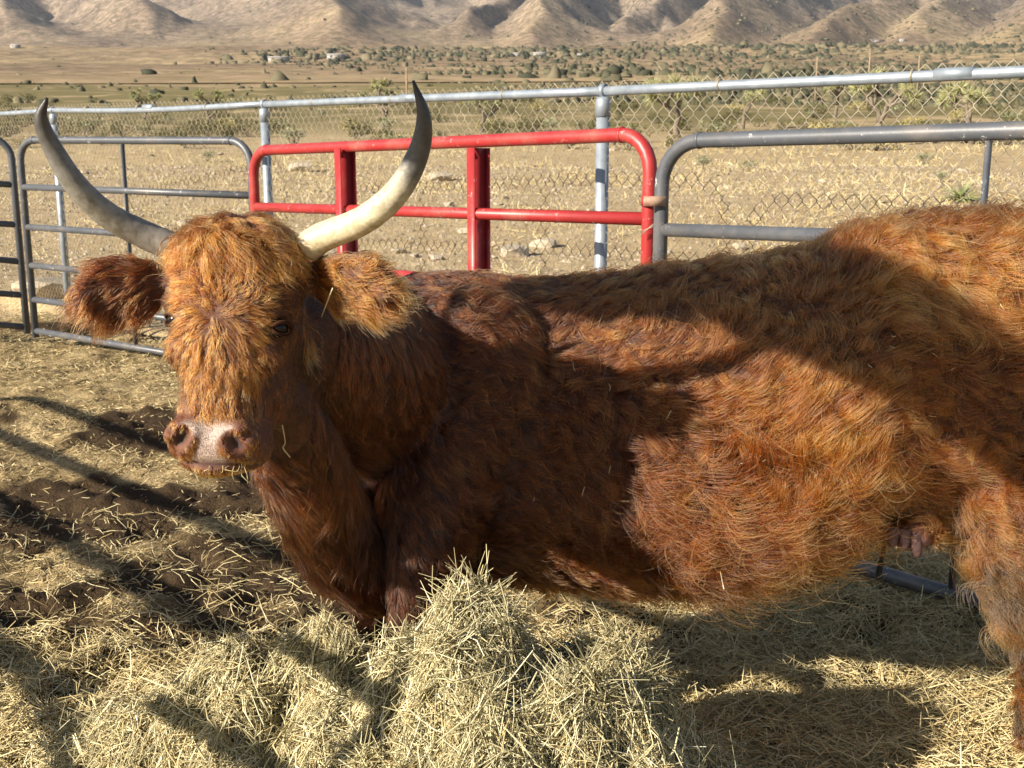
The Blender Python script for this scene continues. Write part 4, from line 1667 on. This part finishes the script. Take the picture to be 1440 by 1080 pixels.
# ---- horns
def horn_mat(name, stops):
    m, n, l, b = mat(name)
    a = n.new('ShaderNodeAttribute')
    a.attribute_name = 'along'
    x = noise(n, l, 14, 5, .65)
    ad = n.new('ShaderNodeMath')
    ad.operation = 'MULTIPLY_ADD'
    l.new(x.outputs['Fac'], ad.inputs[0])
    ad.inputs[1].default_value = .35
    l.new(a.outputs['Fac'], ad.inputs[2])
    sb = n.new('ShaderNodeMath')
    sb.operation = 'SUBTRACT'
    l.new(ad.outputs[0], sb.inputs[0])
    sb.inputs[1].default_value = .175
    r = ramp(n, stops)
    l.new(sb.outputs[0], r.inputs[0])
    y = noise(n, l, 70, 4, .6)
    k = ramp(n, [(0.3, (.62, .6, .56)), (0.6, (1.05, 1.05, 1.05))])
    l.new(y.outputs['Fac'], k.inputs[0])
    l.new(mixc(n, l, 1.0, r.outputs[0], k.outputs[0], 'MULTIPLY'), b.inputs['Base Color'])
    b.inputs['Roughness'].default_value = .48
    wv = n.new('ShaderNodeMath')
    wv.operation = 'SINE'
    mu_ = n.new('ShaderNodeMath')
    mu_.operation = 'MULTIPLY'
    mu_.inputs[1].default_value = 150
    l.new(sb.outputs[0], mu_.inputs[0])
    l.new(mu_.outputs[0], wv.inputs[0])
    bump(n, l, y.outputs['Fac'], b, .0016, .6)
    return m


def horn(pts, m, label):
    arr = catmull(np.array([[*(A3(P(a, b, y_)) - CO), r_ / 1500 * y_] for (a, b, y_, r_) in pts]), 44)
    s = np.linspace(0, 1, 44)
    r = arr[:, 3] * (1 + .012 * np.sin(s * 90) * (s < .45))
    mb = MB()
    mb.tube(arr[:, :3], r, 22)
    me = mb.mesh('horn')
    add_attr(me, 'along', np.concatenate([np.repeat(s, 22), [0, 1]]))
    link('horn', me, m, cow, label=label)


HM1 = horn_mat('horn_grey', [(0.0, (.20, .18, .16)), (.35, (.26, .24, .19)), (.62, (.17, .16, .14)), (.8, (.08, .075, .07)), (1.0, (.025, .02, .02))])
HM2 = horn_mat('horn_cream', [(0.0, (.52, .43, .27)), (.42, (.62, .54, .36)), (.54, (.40, .36, .27)), (.62, (.13, .125, .115)), (.85, (.06, .055, .05)), (1.0, (.02, .018, .017))])
horn([(250, 350, 1.88, 20.7), (205, 331, 1.87, 19.8), (152, 303, 1.84, 18.2), (108, 262, 1.81, 16.5), (75, 210, 1.79, 13.3), (58, 168, 1.77, 9.1), (66, 138, 1.76, 2.1)], HM1, 'smooth grey horn darkening to the tip')
horn([(432, 348, 1.88, 22.4), (455, 333, 1.87, 20.7), (512, 309, 1.84, 19.8), (558, 270, 1.81, 18.2), (588, 216, 1.79, 15.3), (596, 165, 1.77, 10.0), (581, 113, 1.76, 1.7)], HM2, 'cream horn with dark grey upper half')

# ---- eyes
m, n, l, b = mat('eye')
b.inputs['Base Color'].default_value = (.010, .006, .006, 1)
b.inputs['Roughness'].default_value = .12
b.inputs['Specular IOR Level'].default_value = .3
for s in (-1, 1):
    mb = MB()
    mb.ball(H(.0950 if s > 0 else -.081, .018, -.039) - CO, .0168, 20, 12)
    link('eye', mb.mesh('eye'), m, cow)
    # lids
    lid = MB()
    cc0 = H(.098 if s > 0 else -.083, .018, -.037) - CO
    ou = hw_ * .72 + hu * s * .70
    ou /= np.linalg.norm(ou)
    tn = np.cross(hv, ou)
    tn /= np.linalg.norm(tn)
    for (sg, r_) in ((-1, .0040), (1, .0026)):
        arc = [cc0 + ou * (.013 * math.cos(a) ** .5 if math.cos(a) > 0 else 0) + tn * .019 * math.sin(a) + hv * sg * .0105 * math.cos(a) for a in np.linspace(-1.5, 1.5, 12)]
        lid.tube(np.array(arc), r_, 8)
    link('eyelid', lid.mesh('eyelid'), simple('eyelid', [(0.3, (.03, .012, .007)), (0.7, (.06, .025, .014))], 40, .9, spec=.1), cow)

# ---- teats
M_TEAT = simple('teat_skin', [(0.3, (0.06, 0.032, 0.03)), (0.7, (0.13, 0.07, 0.065))], 40, .6)
for (a, b, c_, d2) in ((1257, 742, 1254, 770), (1287, 748, 1290, 784), (1272, 744, 1272, 772)):
    mb = MB()
    p0, p1 = A3(P(a, b, 2.30)) - CO, A3(P(c_, d2, 2.29)) - CO
    mb.tube(catmull([p0, (p0 + p1) / 2, p1], 9), [.016, .016, .0155, .0145, .0135, .0125, .0115, .009, .004], 12)
    link('teat', mb.mesh('teat'), M_TEAT, cow)

# ---- mud clumps hanging from the belly
M_MUD = simple('dried_mud', [(0.3, (0.016, 0.012, 0.009)), (0.7, (0.04, 0.03, 0.022))], 30, .9, 0, .004)
mb = MB()
mb.tube(catmull([A3(P(a, b, 2.40)) - CO for a, b in ((1243, 742), (1244, 765), (1240, 785), (1237, 800), (1235, 812))], 12), np.interp(np.linspace(0, 1, 12), [0, .5, .85, 1], [.006, .005, .008, .002]), 8)
link('mud_clump', mb.mesh('mud_clump'), M_MUD, cow)
mb = MB()
mb.tube(catmull([A3(P(a, b, 2.36)) - CO for a, b in ((1130, 800), (1131, 814), (1134, 824), (1141, 833))], 10), np.interp(np.linspace(0, 1, 10), [0, .5, 1], [.009, .011, .002]), 8)
link('mud_clump', mb.mesh('mud_clump'), M_MUD, cow)
# hoofs
for (a, b, y_) in ((566, 1112, 2.25), (530, 1018, 2.60), (1448, 1112, 2.24), (1497, 985, 2.73)):
    p = A3(P(a, b, y_)) - CO
    p[2] = max(p[2], .03)
    mb = MB()
    mb.tube(np.array([p + [0, 0, -.03], p + [-.008, 0, .0], p + [0, 0, .045]]), [.062, .058, .042], 16)
    link('hoof', mb.mesh('hoof'), M_MUD, cow)
#COW_END

# ------------------------------------------------------------------ unseen blockers added left of and behind the camera, outlined to shade the cow
from mathutils.bvhtree import BVHTree
M_BLOCKER = simple('blocker_brown', [(0.3, (0.10, 0.07, 0.05)), (0.7, (0.2, 0.15, 0.1))], 8, .9)
CS = -.62
BV = BVHTree.FromPolygons([tuple(p) for p in co], [tuple(t) for t in tri])


def blocker(name, poly, label, holes=()):
    pts = []
    m_ = len(poly)
    for k in range(m_):
        a0, a1 = poly[k], poly[(k + 1) % m_]
        ns = max(1, int(math.hypot(a1[0] - a0[0], a1[1] - a0[1]) / 30))
        for e in range(ns):
            f_ = e / ns
            a, b, y_ = [a0[q] * (1 - f_) + a1[q] * f_ for q in range(3)]
            p = P(a, b, y_)
            d = (p - Vector((0, 0, CAMZ))).normalized()
            h = BV.ray_cast(Vector((0, 0, CAMZ)), d)
            if h[0] is not None and abs(h[0].y - y_) < .22:
                p = h[0] - d * .02
            t = (p.x + p.y - CS) / -(TO_SUN.x + TO_SUN.y)
            pts.append(p + TO_SUN * t)
    c = sum(pts, Vector()) / len(pts)
    tris = tessellate_polygon([pts])
    nrm = Vector((-1, -1, 0)).normalized() * .006
    n = len(pts)
    v = [p + nrm - c for p in pts] + [p - nrm - c for p in pts]
    f = [tuple(t) for t in tris] + [(t[2] + n, t[1] + n, t[0] + n) for t in tris]
    for k in range(n):
        k2 = (k + 1) % n
        f += [(k, k2, k2 + n), (k, k2 + n, k + n)]
    mb = MB()
    mb.add(np.array([tuple(q) for q in v]), f)
    o = link(name, mb.mesh(name, False), M_BLOCKER, label=label, category='blocker')
    o.location = c


blocker('sun_blocker', [(560, 300, 2.4), (1140, 270, 2.5), (1140, 325, 2.45), (1200, 345, 2.35), (1250, 360, 2.32), (1330, 398, 2.28), (1440, 480, 2.25), (1600, 590, 2.25), (1600, 820, 2.25), (1440, 700, 2.22), (1380, 650, 2.2), (1300, 588, 2.2), (1210, 545, 2.2),
                        (1130, 505, 2.2), (1040, 478, 2.2), (1005, 452, 2.2), (920, 420, 2.22), (850, 402, 2.25), (790, 390, 2.28), (740, 402, 2.28), (700, 412, 2.3), (655, 425, 2.3), (610, 440, 2.3), (560, 440, 2.25)],
      'long brown cloth added unseen behind the camera, shaped to shade the back of the cow')
blocker('sun_blocker', [(392, 640, 2.0), (440, 668, 2.02), (462, 700, 2.1), (490, 738, 2.15), (512, 770, 2.2), (525, 820, 2.3), (525, 900, 2.35), (490, 895, 2.35), (425, 830, 2.3), (385, 760, 2.2)],
      'small brown cloth added unseen beside the camera, shaped to shade the dewlap')

# ------------------------------------------------------------------ twine across the hay
M_TWINE = simple('blue_twine', [(0.3, (0.03, 0.09, 0.14)), (0.7, (0.10, 0.22, 0.30))], 60, .7)
tw = []
for (a, b) in ((800, 885), (775, 915), (745, 960), (718, 995), (692, 1030)):
    gaps = []
    for y_ in np.linspace(1.2, 2.2, 260):
        p = P(a, b, y_)
        gaps.append((p.z - float(floor_z(np.array(p.x), np.array(p.y))) - .026, y_, p))
    hit = [g for g in gaps if g[0] <= 0]
    g = hit[0] if hit else min(gaps, key=lambda q: q[0])
    best = Vector((g[2].x, g[2].y, g[2].z - g[0]))
    tw.append(A3(best))
mb = MB()
tw = catmull(np.array(tw), 60)
tw[:, 2] += .008
for ph in (0, 2.1, 4.2):
    q = tw.copy()
    a = np.linspace(0, 70, 60) + ph
    q[:, 0] += .0016 * np.cos(a)
    q[:, 2] += .0016 * np.sin(a)
    mb.tube(q, .0018, 6)
link('baling_twine', mb.mesh('baling_twine'), M_TWINE, label='blue baling twine lying across the hay heap', category='twine')

# ------------------------------------------------------------------ loose stalks on the cow and at its mouth
M_STALK = simple('dry_stalk', [(0.3, (0.5, 0.42, 0.22)), (0.7, (0.75, 0.66, 0.42))], 30, .6)


def on_cow(a, b, off=.012):
    d = (P(a, b, 2.0) - Vector((0, 0, CAMZ))).normalized()
    h = BV.ray_cast(Vector((0, 0, CAMZ)), d)
    return A3((h[0] if h[0] is not None else P(a, b, 1.76)) - d * off)


for pl, lab in (([(397, 598), (401, 622), (398, 630), (408, 643)], 'bent dry stalk stuck on the dark neck beside the jaw'),
                ([(468, 405), (460, 425), (452, 446)], 'short pale stalk caught between right eye and right ear'),
                ([(283, 440), (284, 446)], None),
                ([(1003, 775), (1012, 800), (1018, 828)], 'straight dry stalk hanging from the flank fur'),
                ([(1235, 525), (1241, 533)], None)):
    if lab is None:
        continue
    mb = MB()
    mb.tube(catmull(np.array([on_cow(a, b, .03) for a, b in pl]), 10), .0011, 6)
    link('straw_stalk', mb.mesh('straw_stalk'), M_STALK, label=lab, category='straw')
M_HAY_WISP = simple('hay_wisp', [(0.3, (0.25, 0.19, 0.08)), (0.7, (0.5, 0.42, 0.2))], 60, .7)
rs = np.random.default_rng(4)
mb = MB()
for k in range(7):
    a = rs.uniform(250, 340) if k > 3 else rs.uniform(305, 345)
    base_ = on_cow(a, 655, .004)
    ln = rs.uniform(.004, .012) if k > 2 else rs.uniform(.02, .04)
    mb.tube(catmull(np.array([base_, base_ + [rs.normal(0, .004), -.006, -ln * .5], base_ + [rs.normal(0, .010), -.004, -ln]]), 5), .0008, 5)
link('straw_wisps', mb.mesh('straw_wisps'), M_HAY_WISP, label='wisps of dry hay hanging from the lips of the cow', category='straw', kind='stuff')

# small bits of straw caught in the coat
mb = MB()
rs = np.random.default_rng(9)
for k in range(24):
    a, b = rs.uniform(560, 1430), rs.uniform(380, 800)
    d = (P(a, b, 2.0) - Vector((0, 0, CAMZ))).normalized()
    h = BV.ray_cast(Vector((0, 0, CAMZ)), d)
    if h[0] is None:
        continue
    p = A3(h[0] - d * .028)
    q = rs.normal(0, 1, 3) * [1, .3, 1]
    q *= rs.uniform(.003, .011) / np.linalg.norm(q)
    mb.tube(catmull(np.array([p - q, p + rs.normal(0, .0015, 3), p + q]), 4), .0006, 4)
link('straw_bits', mb.mesh('straw_bits'), M_STALK, label='tiny bits of straw caught in the coat of the cow', category='straw', kind='stuff')
